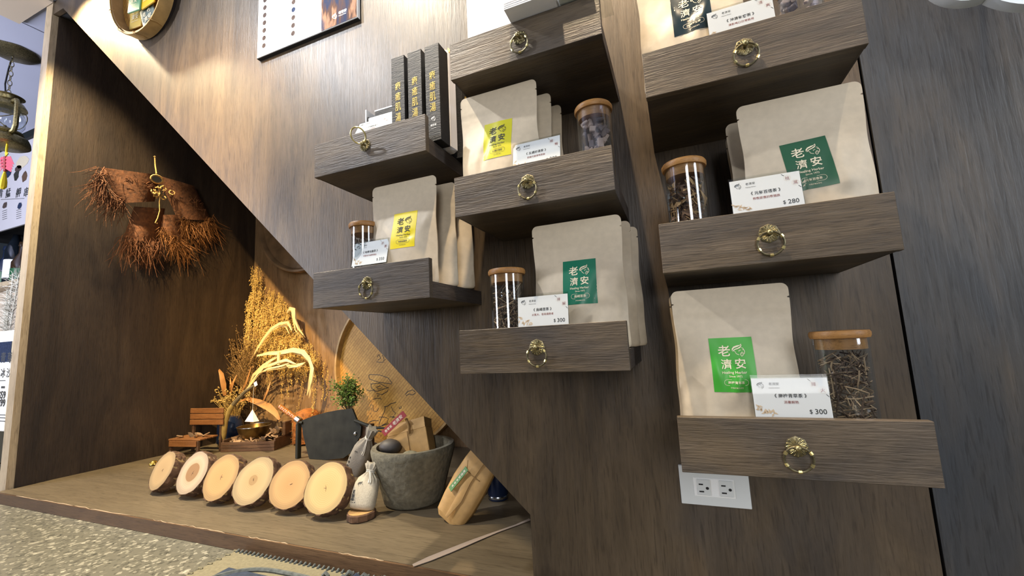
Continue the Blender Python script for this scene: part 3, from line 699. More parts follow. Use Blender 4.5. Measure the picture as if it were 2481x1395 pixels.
# ------------------------------------------------------------------ price cards in acrylic stands
CW, CH = 0.0885, 0.0525
def price_card(kx, cx, y, zc, title, sub, price, chars, label, tilt=10, roll=0.0, yaw=0.0):
    z0 = DZ[kx] + PZ + (0.002 if roll else 0.0003); y -= .0035
    t = thing('price_card_stand', label, 'price card', (cx, y, z0), 'price cards in clear acrylic stands', (0, roll, yaw))
    ht = zc + CH / 2 + 0.005 - PZ; X = Matrix.Rotation(RAD(-tilt), 4, 'X')
    m = MB(); m.rbox(-CW / 2 - .001, CW / 2 + .001, 0.0016, 0.003, 0.0, ht, .0004, 0, X); m.rbox(-CW / 2 - .001, CW / 2 + .001, -.0012, -.0002, 0.0, ht - .003, .0003, 0, X)
    m.box(-CW / 2 - .001, CW / 2 + .001, 0.0, 0.007, 0.0, 0.0012)
    m.build('acrylic_stand', 'acrylic', t, angle=0)
    zl = zc - PZ
    c = MB(); c.box(-CW / 2, CW / 2, 0.0002, 0.0008, zl - CH / 2, zl + CH / 2, 0, X); cardo = c.build('card', 'card', t, angle=0)
    k = Ink(); W, H_ = CW, CH
    k.emblem(-.385 * W, .315 * H_, .2 * H_); k.text('老濟安', -.20 * W, .355 * H_, h=.075 * H_); k.text('Healing Herbar', -.20 * W, .25 * H_, w=.15 * W)
    k.text('《 ' + title + ' 》', 0.0, .055 * H_, w=(.42 if len(title) > 4 else .36) * W, bold=.012)
    k.text(sub, 0.0, -.105 * H_, w=(.048 * len(sub)) * W, mi=1, bold=.006)
    k.text('$', .235 * W, -.34 * H_, h=.115 * H_); k.text(price, .36 * W, -.33 * H_, h=.125 * H_, bold=.006)
    for ch, (a, b) in zip(chars, ((.325, .34), (.425, .19))):
        k.ring(a * W, b * H_, .078 * H_, .0002, 2); k.text(ch, a * W, b * H_, h=.1 * H_, mi=1)
    k.stroke([(.25 * W, .475 * H_), (.285 * W, .42 * H_)], .0006); k.stroke([(.46 * W, .09 * H_), (.492 * W, .03 * H_)], .0006)
    rr = random.Random(hash(title) % 97 + 3)
    for i in range(16):     # pale botanical print in the lower left corner
        a = rr.uniform(0, 2 * pi); px, py = W * (-.47 + .26 * (i % 8) / 8 + rr.uniform(-.02, .02)), H_ * (-.43 + rr.uniform(0, .16) + (.12 if i % 8 < 2 else 0))
        L, q = .0034, .0012
        k.poly([(px + L * cos(a), py + L * sin(a)), (px - q * sin(a), py + q * cos(a)), (px - L * cos(a), max(-.49 * H_, py - L * sin(a))), (px + q * sin(a), py - q * cos(a))], 2)
    XX = X
    k.wrap(lambda a, b: XX @ Vector((a, 0.0000, zl + b))).build('card_print', ['ink', 'inkred', 'inktan'], cardo, angle=0)
    return t
price_card('L1', -0.585, 0.021, 0.134, '療癒肌湯', '泡浴包體驗組', '580', '泡湯', 'price card in acrylic stand, leaning by the black boxes on the upper left drawer', tilt=27)
price_card('L2', -0.567, 0.020, 0.112, '地骨祛脂茶', '手腳冰冷虛胖適合', '350', '舒壓', 'price card reading $350 in front of the lemon yellow labelled pouch', tilt=13)
price_card('M2', -0.1935, 0.020, 0.1035, '五通好清茶', '促進代謝清爽茶飲', '280', '順暢', 'price card reading $280 beside the bark chunk jar', tilt=10)
price_card('M3', -0.197, 0.020, 0.1005, '烏崎苦茶', '火氣大、容易燥熱者', '300', '排解', 'price card reading $300 in front of the teal labelled pouch', tilt=6)
price_card('R1', 0.1445, 0.020, 0.102, '沖清氣爽茶', '清新爽口日常飲用', '280', '清爽', 'price card reading $280 beside the navy labelled pouch', tilt=5)
price_card('R2', 0.1480, 0.020, 0.1045, '元氣百倍茶', '熬夜疲憊的夜貓族', '280', '祛濕', 'price card reading $280 in front of the forest green labelled pouch', tilt=6)
price_card('R3', 0.1455, 0.020, 0.0985, '崗梅青草茶', '消暑解熱', '300', '降火', 'price card reading $300 in front of the bright green labelled pouch', tilt=5)

# ------------------------------------------------------------------ upper left drawer: black boxes
def bath_box(x0, x1, y0, y1, label, face='front'):
    z0 = DZ['L1'] + PZ; hgt = 0.209
    m = MB(); m.rbox(0, x1 - x0, 0, y1 - y0, 0, hgt, .0006)
    b = m.build('black_gift_box', 'box_black', angle=0, loc=(x0, y0, z0)); tag(b, label, 'box', 'black gift boxes')
    k = Ink()
    for i, ch in enumerate('療癒肌湯'): k.text(ch, 0, .142 - .0232 * i, h=.0185, bold=.004, sx=.72)
    w = x1 - x0
    if face == 'front': f = lambda a, c: (w / 2 + a, -.0004, c)
    else: f = lambda a, c: (w + .0004, (y1 - y0) / 2 + a, c)
    k.wrap(f).build('gold_lettering', 'gold', b, angle=0)
    if face == 'front':
        k = Ink(); k.emblem(0, .047, .012); k.text('老濟安', 0, .034, w=.014, bold=.02); k.text('Healing Herbar', 0, .027, w=.012)
        k.wrap(f).build('white_emblem', 'white', b, angle=0)
bath_box(-0.5045, -0.4715, 0.030, 0.064, 'black gift box with gold lettering, leftmost of three in a row')
bath_box(-0.4630, -0.4295, 0.030, 0.064, 'black gift box with gold lettering, centre one of three in a row')
bath_box(-0.4205, -0.3870, 0.030, 0.066, 'black gift box showing a white emblem, beside the middle column drawer')
bath_box(-0.4330, -0.3850, 0.120, 0.160, 'black gift box in shadow behind the row, gold lettering on its side', 'side')
z0 = DZ['L1'] + PZ
t = thing('open_gift_box', 'open black box with white inner sheets behind the upper left price card', 'box', (-0.655, 0.100, z0))
m = MB(); m.box(0, .125, .060, .064, 0, .196); m.box(0, .004, .03, .060, 0, .165); m.box(.121, .125, .03, .060, 0, .165); m.box(0, .125, .03, .064, 0, .003); m.build('box_shell', 'box_black', t, angle=0)
m = MB(); m.box(-.001, .126, .0596, .0645, .196, .199); m.rbox(-.004, .0, .028, .062, 0, .185, .0005); m.rbox(.006, .119, .028, .031, .003, .160, .0006); m.build('white_insert', 'white', t, angle=0)
m = MB(); m.rbox(.112, .149, -.010, -.004, .0, .122, .0006); m.build('sachet_sheet', 'card', t, angle=0)
m = MB(); m.rbox(.122, .1485, -.0108, -.0101, .064, .100, .0002); m.build('blue_print', 'pale_blue', t, angle=0)
# wrapped bundle lying behind the boxes, tied with raffia
m = MB(); rr = random.Random(9)
m.rbox(-.078, .024, -.022, .014, 0, .226, .006)
for i, p in enumerate(m.v): p.x += rr.uniform(-.002, .002); p.z += rr.uniform(.0005, .003)
b = m.build('wrapped_bundle', 'card', angle=50, loc=(-.412, .093, z0)); tag(b, 'white wrapped bundle behind the black boxes with raffia tuft on top', 'bundle')
b.scale = (0.9, 0.9, 1.0)
m = MB()
for i in range(16):
    a = rr.uniform(0, 2 * pi); m.ribbon([(.004, 0, .22), (.004 + .010 * cos(a), .008 * sin(a), .238 + rr.uniform(-.004, .004)), (.004 + .024 * cos(a), .014 * sin(a), .238 + rr.uniform(-.014, .008))], [.002, .0028, .001], (cos(a + 1.6), sin(a + 1.6), .3), .0004)
m.build('raffia_tuft', 'leaf_dry', b, kind='stuff')

# ------------------------------------------------------------------ top middle drawer: leaflets and card stack
z0 = DZ['M1'] + PZ
t = thing('leaflet_holder', 'white leaflet holder standing at the left of the top middle drawer', 'leaflet', (-0.268, 0.03, z0))
m = MB(); m.rbox(-.052, .052, 0, .003, 0, .17, .0006); m.build('back_sheet', 'white', t, angle=0)
m = MB(); m.rbox(-.050, .052, -.004, -.0012, 0, .105, .0006); m.build('front_pocket', 'card', t, angle=0)
k = Ink()
for i in range(4): k.stroke([(-.03, .128 + .007 * i), (.045, .128 + .007 * i)], .0008)
k.wrap(lambda a, c: (a, -.0004, c)).build('leaflet_print', 'inktan', t, angle=0)
t = thing('name_card_box', 'stack of pale cards overhanging the top middle drawer front', 'cards', (-0.172, -0.002, DZ['M1'] + DH + 0.0006))
for i in range(7):
    MB().rbox(-.046 + (i % 2) * .001, .046 + (i % 3) * .0008, -.030 + .001 * (i % 2), .024, .0019 * i, .0019 * i + .0017, .0003).build('business_card', 'white' if i % 2 else 'card', t, angle=0)
t = thing('acrylic_leaflet_stand', 'clear acrylic stand with white sheet at the right of the top middle drawer', 'stand', (-0.096, 0.012, DZ['M1'] + DH + 0.0006))
m = MB(); m.rbox(-.034, .054, -.024, .05, 0, .002, .0004); m.rbox(-.034, .054, .002, .004, .002, .09, .0004); m.build('acrylic_body', 'acrylic', t, angle=0)
m = MB(); m.rbox(-.034, .028, -.022, .0016, .0022, .0042, .0003); m.rbox(-.033, .028, .0002, .0016, .0045, .085, .0003); m.build('white_sheet', 'white', t, angle=0)

# ================================================================== ON THE WALL
# poster with product list and photo strip
t = thing('wall_poster', 'white wall poster with round product pictures and a dark herb photo strip', 'poster', (-1.160, WY - 0.0006, 1.131))
PWd = 0.405
m = MB(); m.rbox(0, PWd, -.012, 0, 0, .44, .0008); m.build('board', 'white', t, angle=0)
m = MB(); m.box(.271, PWd - .0012, -.0128, -.0121, .0015, .438); m.build('photo_strip', 'poster_photo', t, angle=0)
m = MB(); m.box(-.0006, PWd + .0006, -.0118, -.0002, -.0028, -.0004); m.build('bottom_edge', 'dark', t, angle=0)
k0 = random.Random(4)
M['icon'] = flat('product_picture_print', (66, 56, 54), 0.8, noise=0.5, nscale=160, spec=0.1)
M['icon_blue'] = flat('blue_picture_print', (34, 44, 68), 0.8, noise=0.3, nscale=100, spec=0.1)
for col_x, zs_, n in ((.030, .034, 10), (.156, .034, 10)):
    for i in range(n):
        c = Ink(); c.disc(0, 0, .0082); o = c.wrap(lambda a, b: (col_x + a, -.0124, zs_ + .0268 * i + b)).build('product_picture', 'icon_blue' if (col_x > .1 and i == 3) else 'icon', t, angle=0)
c = Ink()
for cx_ in (.052, .178):
    for i in range(10):
        for j in range(3): c.stroke([(cx_, .034 + .0268 * i + .006 - .006 * j), (cx_ + k0.uniform(.03, .06), .034 + .0268 * i + .006 - .006 * j)], .0008)
c.wrap(lambda a, b: (a, -.0124, b)).build('caption_print', 'inktan', t, angle=0)
c = Ink(); c.emblem(.322, .030, .022); c.text('老濟安', .352, .036, w=.030, bold=.02); c.text('Healing Herbar', .352, .026, w=.028)
c.wrap(lambda a, b: (a, -.0132, b)).build('poster_emblem', 'white', t, angle=0)

# round bamboo sieve with tea packets
BR = 0.166; BT = RAD(6); bc = Vector((-1.755, WY - 0.004 - BR * sin(BT), 1.572))
t = thing('bamboo_basket', 'round bamboo sieve hung on the panelled wall by the ceiling spot', 'basket', bc, rot=(BT, 0, 0))
TB = Matrix.Translation(bc) @ Matrix.Rotation(BT, 4, 'X')
Xy = Matrix.Rotation(pi / 2, 4, 'X')
M['rim'] = flat('bamboo_hoop', (176, 142, 88), 0.55, noise=0.25, nscale=22, bump=0.2)
M['rim_in'] = flat('inner_bamboo_hoop', (150, 118, 76), 0.6, noise=0.25, nscale=22)
m = MB(); m.lathe([(BR - .006, 0.002), (BR, 0.002), (BR, .044), (BR - .005, .044)], 56, 0, Xy, ring=True); m.build('outer_hoop', 'rim', t)
m = MB(); m.lathe([(BR - .014, 0.003), (BR - .0065, 0.003), (BR - .0065, .040), (BR - .011, .040), (BR - .014, .006)], 56, 0, Xy, ring=True); m.build('inner_hoop', 'rim_in', t)
m = MB(); m.lathe([(0, .003), (BR - .0145, .003), (BR - .0145, .006), (0, .0065)], 48, 0, Xy); m.build('woven_base', 'weave', t)
for i in range(10):
    a = 2 * pi * i / 10 + .2; m = MB(); T_ = Matrix.Rotation(-a, 4, 'Y')
    m.tube([(BR + .002, -.006, 0), (BR + .003, -.025, .005), (BR + .0015, -.046, 0), (BR - .006, -.047, -.003), (BR - .013, -.034, -.003)], .0016, 5, 0, X=T_)
    m.build('cane_binding', 'rim', t)
def packet(px, mat, label, rot, dx, dz, w=.076, h=.100, y=.05):
    q_ = at_y(dx, dz, bc.y - y); dx, dz = q_.x - bc.x, q_.z - bc.z
    p = TB @ Vector((dx, -y, dz))
    m = MB(); m.rbox(-w / 2, w / 2, -.003, .003, -h / 2, h / 2, .0015)
    for q in m.v:
        if abs(q.x) < w / 2 - .002: q.y *= 1.6
    o = m.build('tea_packet', mat, angle=0, loc=p); o.rotation_euler = (BT + RAD(-4), RAD(rot), 0); tag(o, label, 'packet', 'tea packets in the sieve')
    k = Ink(); k.text('老', -.014, .016, h=.019, bold=.01); k.emblem(.014, .016, .022); k.text('濟安', 0, -.008, w=.044, bold=.01); k.text('Healing Herbar', 0, -.026, w=.044)
    k.wrap(lambda a, b: (a, -.0053, b)).build('packet_print', 'cream', o, angle=0)
M['pk_green'] = flat('jade_packet', (98, 152, 116), 0.5); M['pk_yellow'] = flat('golden_packet', (220, 180, 30), 0.5); M['pk_grey'] = flat('slate_packet', (104, 116, 112), 0.5); M['pk_olive'] = flat('mustard_packet', (206, 176, 84), 0.5)
packet(0, 'pk_olive', 'mustard yellow tea packet lowest in the bamboo sieve', 5, 326, 34, y=.012)
packet(0, 'pk_grey', 'slate grey tea packet at the right of the bamboo sieve', -20, 352, 34, y=.022)
packet(0, 'pk_green', 'jade green tea packet above the mustard one in the sieve', 8, 326, -6, y=.034)
packet(0, 'pk_yellow', 'golden yellow tea packet right of the green one in the sieve', -5, 356, -18, y=.028)

# wall socket
t = thing('wall_socket', 'ivory double wall socket plate just below the lowest right drawer', 'socket', (-0.0102, WY - 0.0004, -0.1195))
t.scale = (.842, 1, .775)
m = MB(); m.rbox(0, .136, -.006, 0, 0, .088, .0012); m.build('cover_plate', 'plastic', t, angle=0)
m = MB(); m.rbox(.028, .1075, -.0068, -.0035, .0205, .062, .0006); rec = m.build('socket_module', 'white', t, angle=0)
for cx_ in (.034, .078):
    m = MB(); m.rbox(cx_, cx_ + .026, -.0082, -.0060, .0235, .0595, .001); o = m.build('outlet', 'plastic', t, angle=0)
    m = MB(); m.box(cx_ + .004, cx_ + .0125, -.0085, -.0080, .0465, .0495); m.box(cx_ + .004, cx_ + .0135, -.0085, -.0080, .0305, .0335)
    m.lathe([(0, 0), (.0032, 0), (.0032, .0004), (0, .0004)], 12, 0, Matrix.Translation((cx_ + .0205, -.0081, .0400)) @ Matrix.Rotation(pi / 2, 4, 'X')); m.build('socket_slots', 'slot', o, angle=0)

# white cloud-shaped outline sign
t0 = at_y(2392, 4, 0.115)
m = MB()
def arc(cx, cz, r, a0, a1, n=22): return [(cx + r * cos(RAD(a0 + (a1 - a0) * i / n)), cz + r * sin(RAD(a0 + (a1 - a0) * i / n))) for i in range(n + 1)]
A_, B_, C_ = at_y(2280, 0, .115), at_y(2392, 4, .115), at_y(2481, 26, .115)
outl = arc(.458, .699, .0545, 140, 282, 16) + arc(.535, .700, .088, 219, 320, 18) + arc(.630, .705, .060, 250, 410, 16) + arc(.565, .790, .080, 10, 160, 16) + arc(.480, .762, .045, 70, 175, 12)
n_ = len(outl); cxm, czm = .53, .725
def _off(i):
    (x0, z0_), (x1, z1_) = outl[i - 1], outl[(i + 1) % n_]; dx, dz = x1 - x0, z1_ - z0_; L = math.hypot(dx, dz) or 1
    return (outl[i][0] - dz / L * .0085, outl[i][1] + dx / L * .0085)
inn = [_off(i) for i in range(n_)]
m2 = MB()
vs = []
for y in (.105, .122):
    vs += [(x, y, z) for x, z in outl] + [(x, y, z) for x, z in inn]
fs = []
for i in range(n_):
    j = (i + 1) % n_; a = 2 * n_
    fs += [(i, j, n_ + j, n_ + i), (a + j, a + i, a + n_ + i, a + n_ + j), (j, i, a + i, a + j), (n_ + i, n_ + j, a + n_ + j, a + n_ + i)]
m2.add(vs, fs); sg = m2.build('cloud_sign', 'signwhite', off=(cxm, .1135, czm), angle=30)
tag(sg, 'white scalloped cloud outline sign at the upper right of the wall', 'sign')
m = MB()
for x, z in ((.545, .862), (.63, .760)): m.tube([(x, .122, z), (x, WY - .0003, z)], .004, 8)
m.build('standoff_pin', 'steel', sg, off=(cxm, .1135, czm))

# ================================================================== IN THE NICHE
# ---- six tilted log slices
def log_slice(i, x, yb, r, az, tilt, mat, label, seed, th=.036):
    r *= 1.035; tilt += RAD(4)
    rr = random.Random(seed); N = 48; ph = [rr.uniform(0, 6.28) for _ in range(4)]
    rad = lambda a: r * (1 + .022 * sin(2 * a + ph[0]) + .015 * sin(3 * a + ph[1]) + .008 * sin(7 * a + ph[2]))
    n = Vector((cos(tilt) * sin(az), -cos(tilt) * cos(az), sin(tilt)))
    t = thing('log_slice', label, 'log slice', (0, 0, 0), 'log slices in a row on the platform')
    up = (Vector((0, 0, 1)) - n * n.z).normalized()
    R3 = Matrix(((-n).cross(up), -n, up)).transposed()      # local x right, y into, z up
    c = Vector((x, yb, ZP + 0.0008)) + up * r * 1.025 + Vector((0, 0, th * sin(tilt)))
    t.matrix_world = Matrix.Translation(c) @ R3.to_4x4()
    t.rotation_euler = R3.to_euler(); t.location = c
    m = MB()
    ring = lambda k, y: [(k * rad(2 * pi * j / N) * cos(2 * pi * j / N), y, k * rad(2 * pi * j / N) * sin(2 * pi * j / N)) for j in range(N)]
    V = ring(.985, 0) + ring(.985, th) + [(0, -.0006, 0), (0, th, 0)]
    F_ = []
    for j in range(N): q = (j + 1) % N; F_ += [(2 * N, j, q), (2 * N + 1, N + q, N + j), (q, j, N + j, N + q)]
    m.add(V, F_); m.build('cut_face', mat, t, angle=30)
    m = MB(); L = 7; V = []
    for k_ in range(L):
        y = -.0004 + (th + .0002) * k_ / (L - 1)
        for j in range(N):
            a = 2 * pi * j / N; bump = (rr.uniform(-.001, .0028) if 0 < k_ < L - 1 else rr.uniform(-.0006, .0012)) + .0018 * sin(13 * a + ph[3])
            rq = rad(a) * 1.0 + bump; V.append((rq * cos(a), y, rq * sin(a)))
    V += ring(.986, -.0006) + ring(.986, th)
    F_ = []
    for k_ in range(L - 1):
        for j in range(N): q = (j + 1) % N; F_.append((k_ * N + q, k_ * N + j, (k_ + 1) * N + j, (k_ + 1) * N + q))
    for j in range(N):
        q = (j + 1) % N; F_.append((j, q, L * N + q, L * N + j)); F_.append(((L - 1) * N + q, (L - 1) * N + j, (L + 1) * N + j, (L + 1) * N + q))
    m.add(V, F_); m.build('bark', 'bark', t, angle=25)
    # pith crack
    k = Ink()
    for q in range(3): a = rr.uniform(0, 6.28); k.stroke([(0, 0), (.25 * r * .5 * cos(a), .25 * r * .5 * sin(a))], [.0014, .0003])
    k.wrap(lambda a, b: (a + r * .04, -.0010, b - .02 * r)).build('pith_crack', 'bark', t, angle=0)
CR_ = (169, 140, 94); CY = (201, 169, 112)
SL = [(-1.808, .330, .0660, -8, 22, slice_mat('cut_wood_plain', CR_, (163, 133, 87), (169, 133, 85), .10, .066), 'log slice at the left end of the row, seen most edge-on'),
      (-1.630, .326, .0700, -2, 22, slice_mat('cut_wood_dark_heart', (183, 161, 131), (178, 153, 119), (142, 105, 60), .52, .070), 'log slice with a large dark round heartwood disc'),
      (-1.462, .312, .0705, 2, 24, slice_mat('cut_wood_tan', (178, 142, 87), (172, 137, 81), (174, 133, 81), .16, .070), 'third log slice from the left, plain tan face with a forked crack'),
      (-1.300, .306, .0715, 4, 25, slice_mat('cut_wood_patch', (176, 151, 106), (170, 144, 97), (153, 121, 74), .30, .0715), 'log slice with a small irregular brown patch left of centre row'),
      (-1.146, .316, .0690, 7, 23, slice_mat('cut_wood_orange', (183, 145, 92), (176, 135, 81), (181, 138, 87), .14, .069), 'orange toned log slice, second from the right end'),
      (-1.000, .312, .0715, 2, 23, slice_mat('cut_wood_pale', (190, 163, 108), (185, 156, 99), (190, 153, 94), .10, .0715), 'pale log slice with thick rough bark, right end of the row beside the cloth sachets')]
for i, (x, y, r, az, ti, mt, lb) in enumerate(SL): log_slice(i, x, y, r, RAD(az), RAD(ti), mt, lb, 40 + i)

# ---- cloth sachets
def sachet(base, top, w, label, seed, cloth, tilt_n=(0.25, -1, .15)):
    rr = random.Random(seed); b, tp = Vector(base), Vector(top); ax = (tp - b); L = ax.length; ax.normalize()
    nn = Vector(tilt_n); nn = (nn - ax * nn.dot(ax)).normalized(); sx = (-nn).cross(ax).normalized()
    R3 = Matrix((sx, -nn, ax)).transposed()
    E_ = R3.to_euler()
    prof = [(0, .30, .10), (.03, .46, .20), (.12, .50, .24), (.35, .50, .26), (.55, .47, .24), (.66, .38, .22), (.74, .24, .17), (.79, .155, .12), (.815, .14, .11), (.84, .17, .12), (.92, .24, .14), (.985, .27, .15), (1.0, .26, .14)]
    m = MB(); N = 36; V = []
    for (h_, a_, d_) in prof:
        for j in range(N):
            an = 2 * pi * j / N; pl = 1 + ((.10 * sin(9 * an + seed) + .05 * sin(14 * an)) if h_ > .6 else .02 * sin(3 * an + 8 * h_))
            e = 2 / (3.2 if h_ < .6 else 2.2); cx_, sy_ = cos(an), sin(an)
            V.append((w * a_ * 2 * pl * math.copysign(abs(cx_) ** e, cx_) * .5, w * d_ * 2 * pl * math.copysign(abs(sy_) ** e, sy_) * .6, h_ * L + (.004 * sin(5 * an) if h_ > .95 else 0)))
    P_ = len(prof); F_ = []
    for i in range(P_ - 1):
        for j in range(N): F_.append((i * N + j, i * N + (j + 1) % N, (i + 1) * N + (j + 1) % N, (i + 1) * N + j))
    F_.append(tuple(range(N))[::-1]); F_.append(tuple((P_ - 1) * N + j for j in range(N)))
    m.add(V, F_); s_ = m.build('cloth_sachet', cloth, angle=60, loc=b); s_.rotation_euler = E_; tag(s_, label, 'sachet', 'cloth sachets')
    m = MB()
    for dz in (-.002, .002):
        m.tube([(w * .172 * cos(a), w * .155 * sin(a), .81 * L + dz) for a in [2 * pi * j / 18 for j in range(18)]], .0013, 5, closed=True)
    for q in (-1, 1): m.tube([(w * .05, -w * .16, .81 * L), (w * (.12 + .02 * q), -w * .24, .74 * L), (w * (.2 + .03 * q), -w * .30, .64 * L), (w * (.21 + .04 * q), -w * .31, .56 * L)], [.0012, .0012, .0012, .002], 5)
    m.build('drawstring', 'cord', s_)
    k = Ink()
    for i, ch in enumerate('老濟安'): k.text(ch, -.14 * w, L * (.40 - .11 * i), h=.0155, bold=.03)
    k.emblem(-.16 * w, L * .50, .020)
    for i, ch in enumerate('青草藥'): k.text(ch, -.33 * w, L * (.34 - .085 * i), h=.0115, bold=.02)
    k.wrap(lambda a, c: (a, -.275 * w - .0012 + .02 * w * abs(a / w) ** 2, c)).build('stamped_lettering', 'ink', s_, angle=0)
    return s_
cb = at_z(868, 1264, ZP)
cc = Vector((-.892, .372, ZP + .0006))
t = thing('bark_coaster', 'small thick log slice lying flat under the front cloth sachet', 'log slice', cc)
m = MB(); rr = random.Random(5); m.lathe([(.037, 0), (.040, .003), (.040, .018), (.0375, .0205)], 30, 0, None, rad=lambda a, z: 1 + .03 * sin(3 * a) + .03 * sin(11 * a)); m.build('bark', 'bark', t, angle=25)
m = MB(); m.lathe([(0, .0206), (.0365, .0206), (.0365, .0212), (0, .0213)], 30, 0, None, rad=lambda a, z: 1 + .03 * sin(3 * a)); m.build('cut_face', SL[4][5], t)
sachet((-.893, .372, ZP + .0225), at_y(903, 1121, .425), .074, 'cream cloth sachet standing on the small log slice with a tied neck', 3, 'linen')
B2 = at_z(856, 1148, ZP + .002)
sachet(B2, at_y(903, 1038, B2.y - .05), .080, 'grey cloth sachet leaning between the iron chopper and the stone mortar', 6, 'linen_grey')

# ---- stone mortar with boxed tea
mc = Vector((-.822, .535, ZP + .0006))
m = MB(); rn = random.Random(12)
m.lathe([(.086, 0), (.093, .006), (.099, .03), (.114, .085), (.126, .125), (.132, .150), (.134, .163), (.130, .172), (.116, .172), (.112, .165), (.100, .12), (.076, .07), (.03, .05), (0, .048)], 56, 0, None, rad=lambda a, z: 1 + .006 * sin(5 * a + 30 * z) + .004 * sin(11 * a))
mo = m.build('stone_mortar', 'stone', angle=50, loc=mc); tag(mo, 'rough grey stone mortar holding a kraft box and pebbles', 'mortar')
def pebble(p, r, st, label, mat, seed):
    rr = random.Random(seed); m = MB()
    pr = [(r * sin(pi * i / 10), -r * cos(pi * i / 10)) for i in range(11)]; pr[0] = (0, -r); pr[-1] = (0, r)
    m.lathe(pr, 20, 0, Matrix.Diagonal((*st, 1)), rad=lambda a, z: 1 + .06 * sin(2 * a + seed) + .04 * sin(3 * a + 60 * z))
    o = m.build('pebble', mat, angle=60, loc=p); tag(o, label, 'pebble', 'stones in the mortar')
M['pebble'] = flat('dark_river_stone', (74, 68, 64), 0.55, noise=0.2, nscale=30); M['pebble_g'] = flat('grey_green_stone', (126, 122, 100), 0.8, noise=0.4, nscale=60, bump=0.4)
pebble(mc + Vector((-.070, -.030, .166)), .030, (1.2, 1.0, .85), 'smooth dark pebble at the left inside the stone mortar', 'pebble', 1)
pebble(mc + Vector((.032, -.062, .146)), .030, (1.25, .9, .7), 'rough grey-green stone in front of the kraft box in the mortar', 'pebble_g', 4)
bx = thing('kraft_gift_box', 'brown kraft box tied with string and red tag, standing in the stone mortar', 'box', mc + Vector((-.004, .020, .068)), rot=(RAD(-14), RAD(-13), RAD(18)))
m = MB(); m.rbox(-.068, .068, -.036, .036, 0, .138, .0015); m.build('box_body', 'pkg', bx, angle=0)
m = MB(); m.prism([(-.036, .138), (.036, .138), (.050, .168), (-.030, .172)], -.066, .064, 0, Matrix.Rotation(pi / 2, 4, 'Z')); m.build('folded_flap', 'pkg', bx, angle=0)
m = MB(); m.tube([(0.004, -.0375, 0.002), (.004, -.0375, .1385), (.004, 0, .1395), (.004, .0375, .1385), (.004, .0375, 0)], .0012, 5); m.tube([(.01, -.038, .130), (.016, -.046, .15), (.010, -.044, .178)], .0045, 8); m.build('string', 'string', bx)
m = MB(); m.rbox(-.048, .048, -.0008, .0008, -.011, .011, .0004); tg = m.build('paper_tag', 'tag_red', bx, angle=0); tg['label'] = 'small red paper tag'
tg.location = (-.030, -.052, .172); tg.rotation_euler = (0, RAD(-28), RAD(-4))
k = Ink(); k.text('老濟安', .016, 0, w=.040, bold=.01); k.text('青草茶', -.024, 0, w=.030, bold=.01)
k.wrap(lambda a, c: (a, -.0012, c)).build('tag_print', 'tagprint', tg, angle=0)

# ---- kraft paper package leaning at the right
PKS = 1.12
pk = thing('paper_package', 'brown paper wrapped package with string and green tag, leaning right of the mortar', 'package', (-.628, .418, ZP + .001), rot=(RAD(-20), RAD(29), RAD(-2)))
m = MB(); N = 24; V = []; prof = [(0, .30, .22), (.012, .40, .34), (.05, .46, .42), (.10, .47, .44), (.15, .45, .40), (.19, .40, .30), (.215, .34, .12), (.225, .32, .03)]; rr = random.Random(21)
for h_, a_, d_ in prof:
    for j in range(N):
        an = 2 * pi * j / N; e = .62
        V.append((.112 * a_ * 2 * .5 * math.copysign(abs(cos(an)) ** e, cos(an)) * (1 + rr.uniform(-.02, .02)), .074 * d_ * .8 * math.copysign(abs(sin(an)) ** e, sin(an)) * (1 + rr.uniform(-.03, .03)), h_ + rr.uniform(-.0015, .0015)))
F_ = [(i * N + j, i * N + (j + 1) % N, (i + 1) * N + (j + 1) % N, (i + 1) * N + j) for i in range(len(prof) - 1) for j in range(N)] + [tuple(range(N))[::-1], tuple((len(prof) - 1) * N + j for j in range(N))]
m.add(V, F_); m.build('wrapping', 'pkg', pk, angle=25); pk.scale = (1, 1, 1.1)
m = MB(); m.ribbon([(-.004, -.028, .012), (.002, -.030, .06), (-.003, -.031, .11), (.003, -.027, .17), (.0, -.016, .214)], [.004, .010, .011, .011, .012], (0, -1, .05), .0016, 0, -.25); m.build('fold_flap', 'pkg', pk)
m = MB(); m.tube([(-.036, 0, .128), (-.028, -.025, .128), (0, -.0345, .126), (.026, -.025, .124), (.036, 0, .122), (.02, .026, .124), (-.02, .026, .126), (-.036, 0, .128)], .0011, 5); m.tube([(-.02, -.030, .13), (-.028, -.04, .15)], .0009, 5); m.build('string', 'string', pk)
m = MB(); m.rbox(-.008, .008, -.0008, .0008, -.034, .034, .0004); tg = m.build('paper_tag', 'tag_green', pk, angle=0); tg['label'] = 'small green paper tag'; tg.location = (-.026, -.0345, .100); tg.rotation_euler = (RAD(2), RAD(14), RAD(-22))
k = Ink()
for i, ch in enumerate('老濟安青草茶'): k.text(ch, 0, .024 - .0092 * i, h=.0076 if i < 3 else .006, bold=.01)
k.wrap(lambda a, c: (a, -.0012, c)).build('tag_print', 'tagprint', tg, angle=0)
# ---- dark bottle hidden at the back right
b_ = at_z(1198, 1216, ZP)
m = MB(); m.lathe([(.030, 0), (.032, .004), (.032, .15), (.012, .19), (.012, .22), (.0, .22)], 24); o = m.build('dark_bottle', 'felt', angle=40, loc=(b_.x, b_.y + .03, ZP + .0006)); tag(o, 'dark glass bottle in the shadow behind the paper package', 'bottle')
m = MB(); m.lathe([(.0322, .006), (.0332, .008), (.0332, .012), (.0322, .014)], 24, ring=True); m.build('base_ring', 'steel', o)

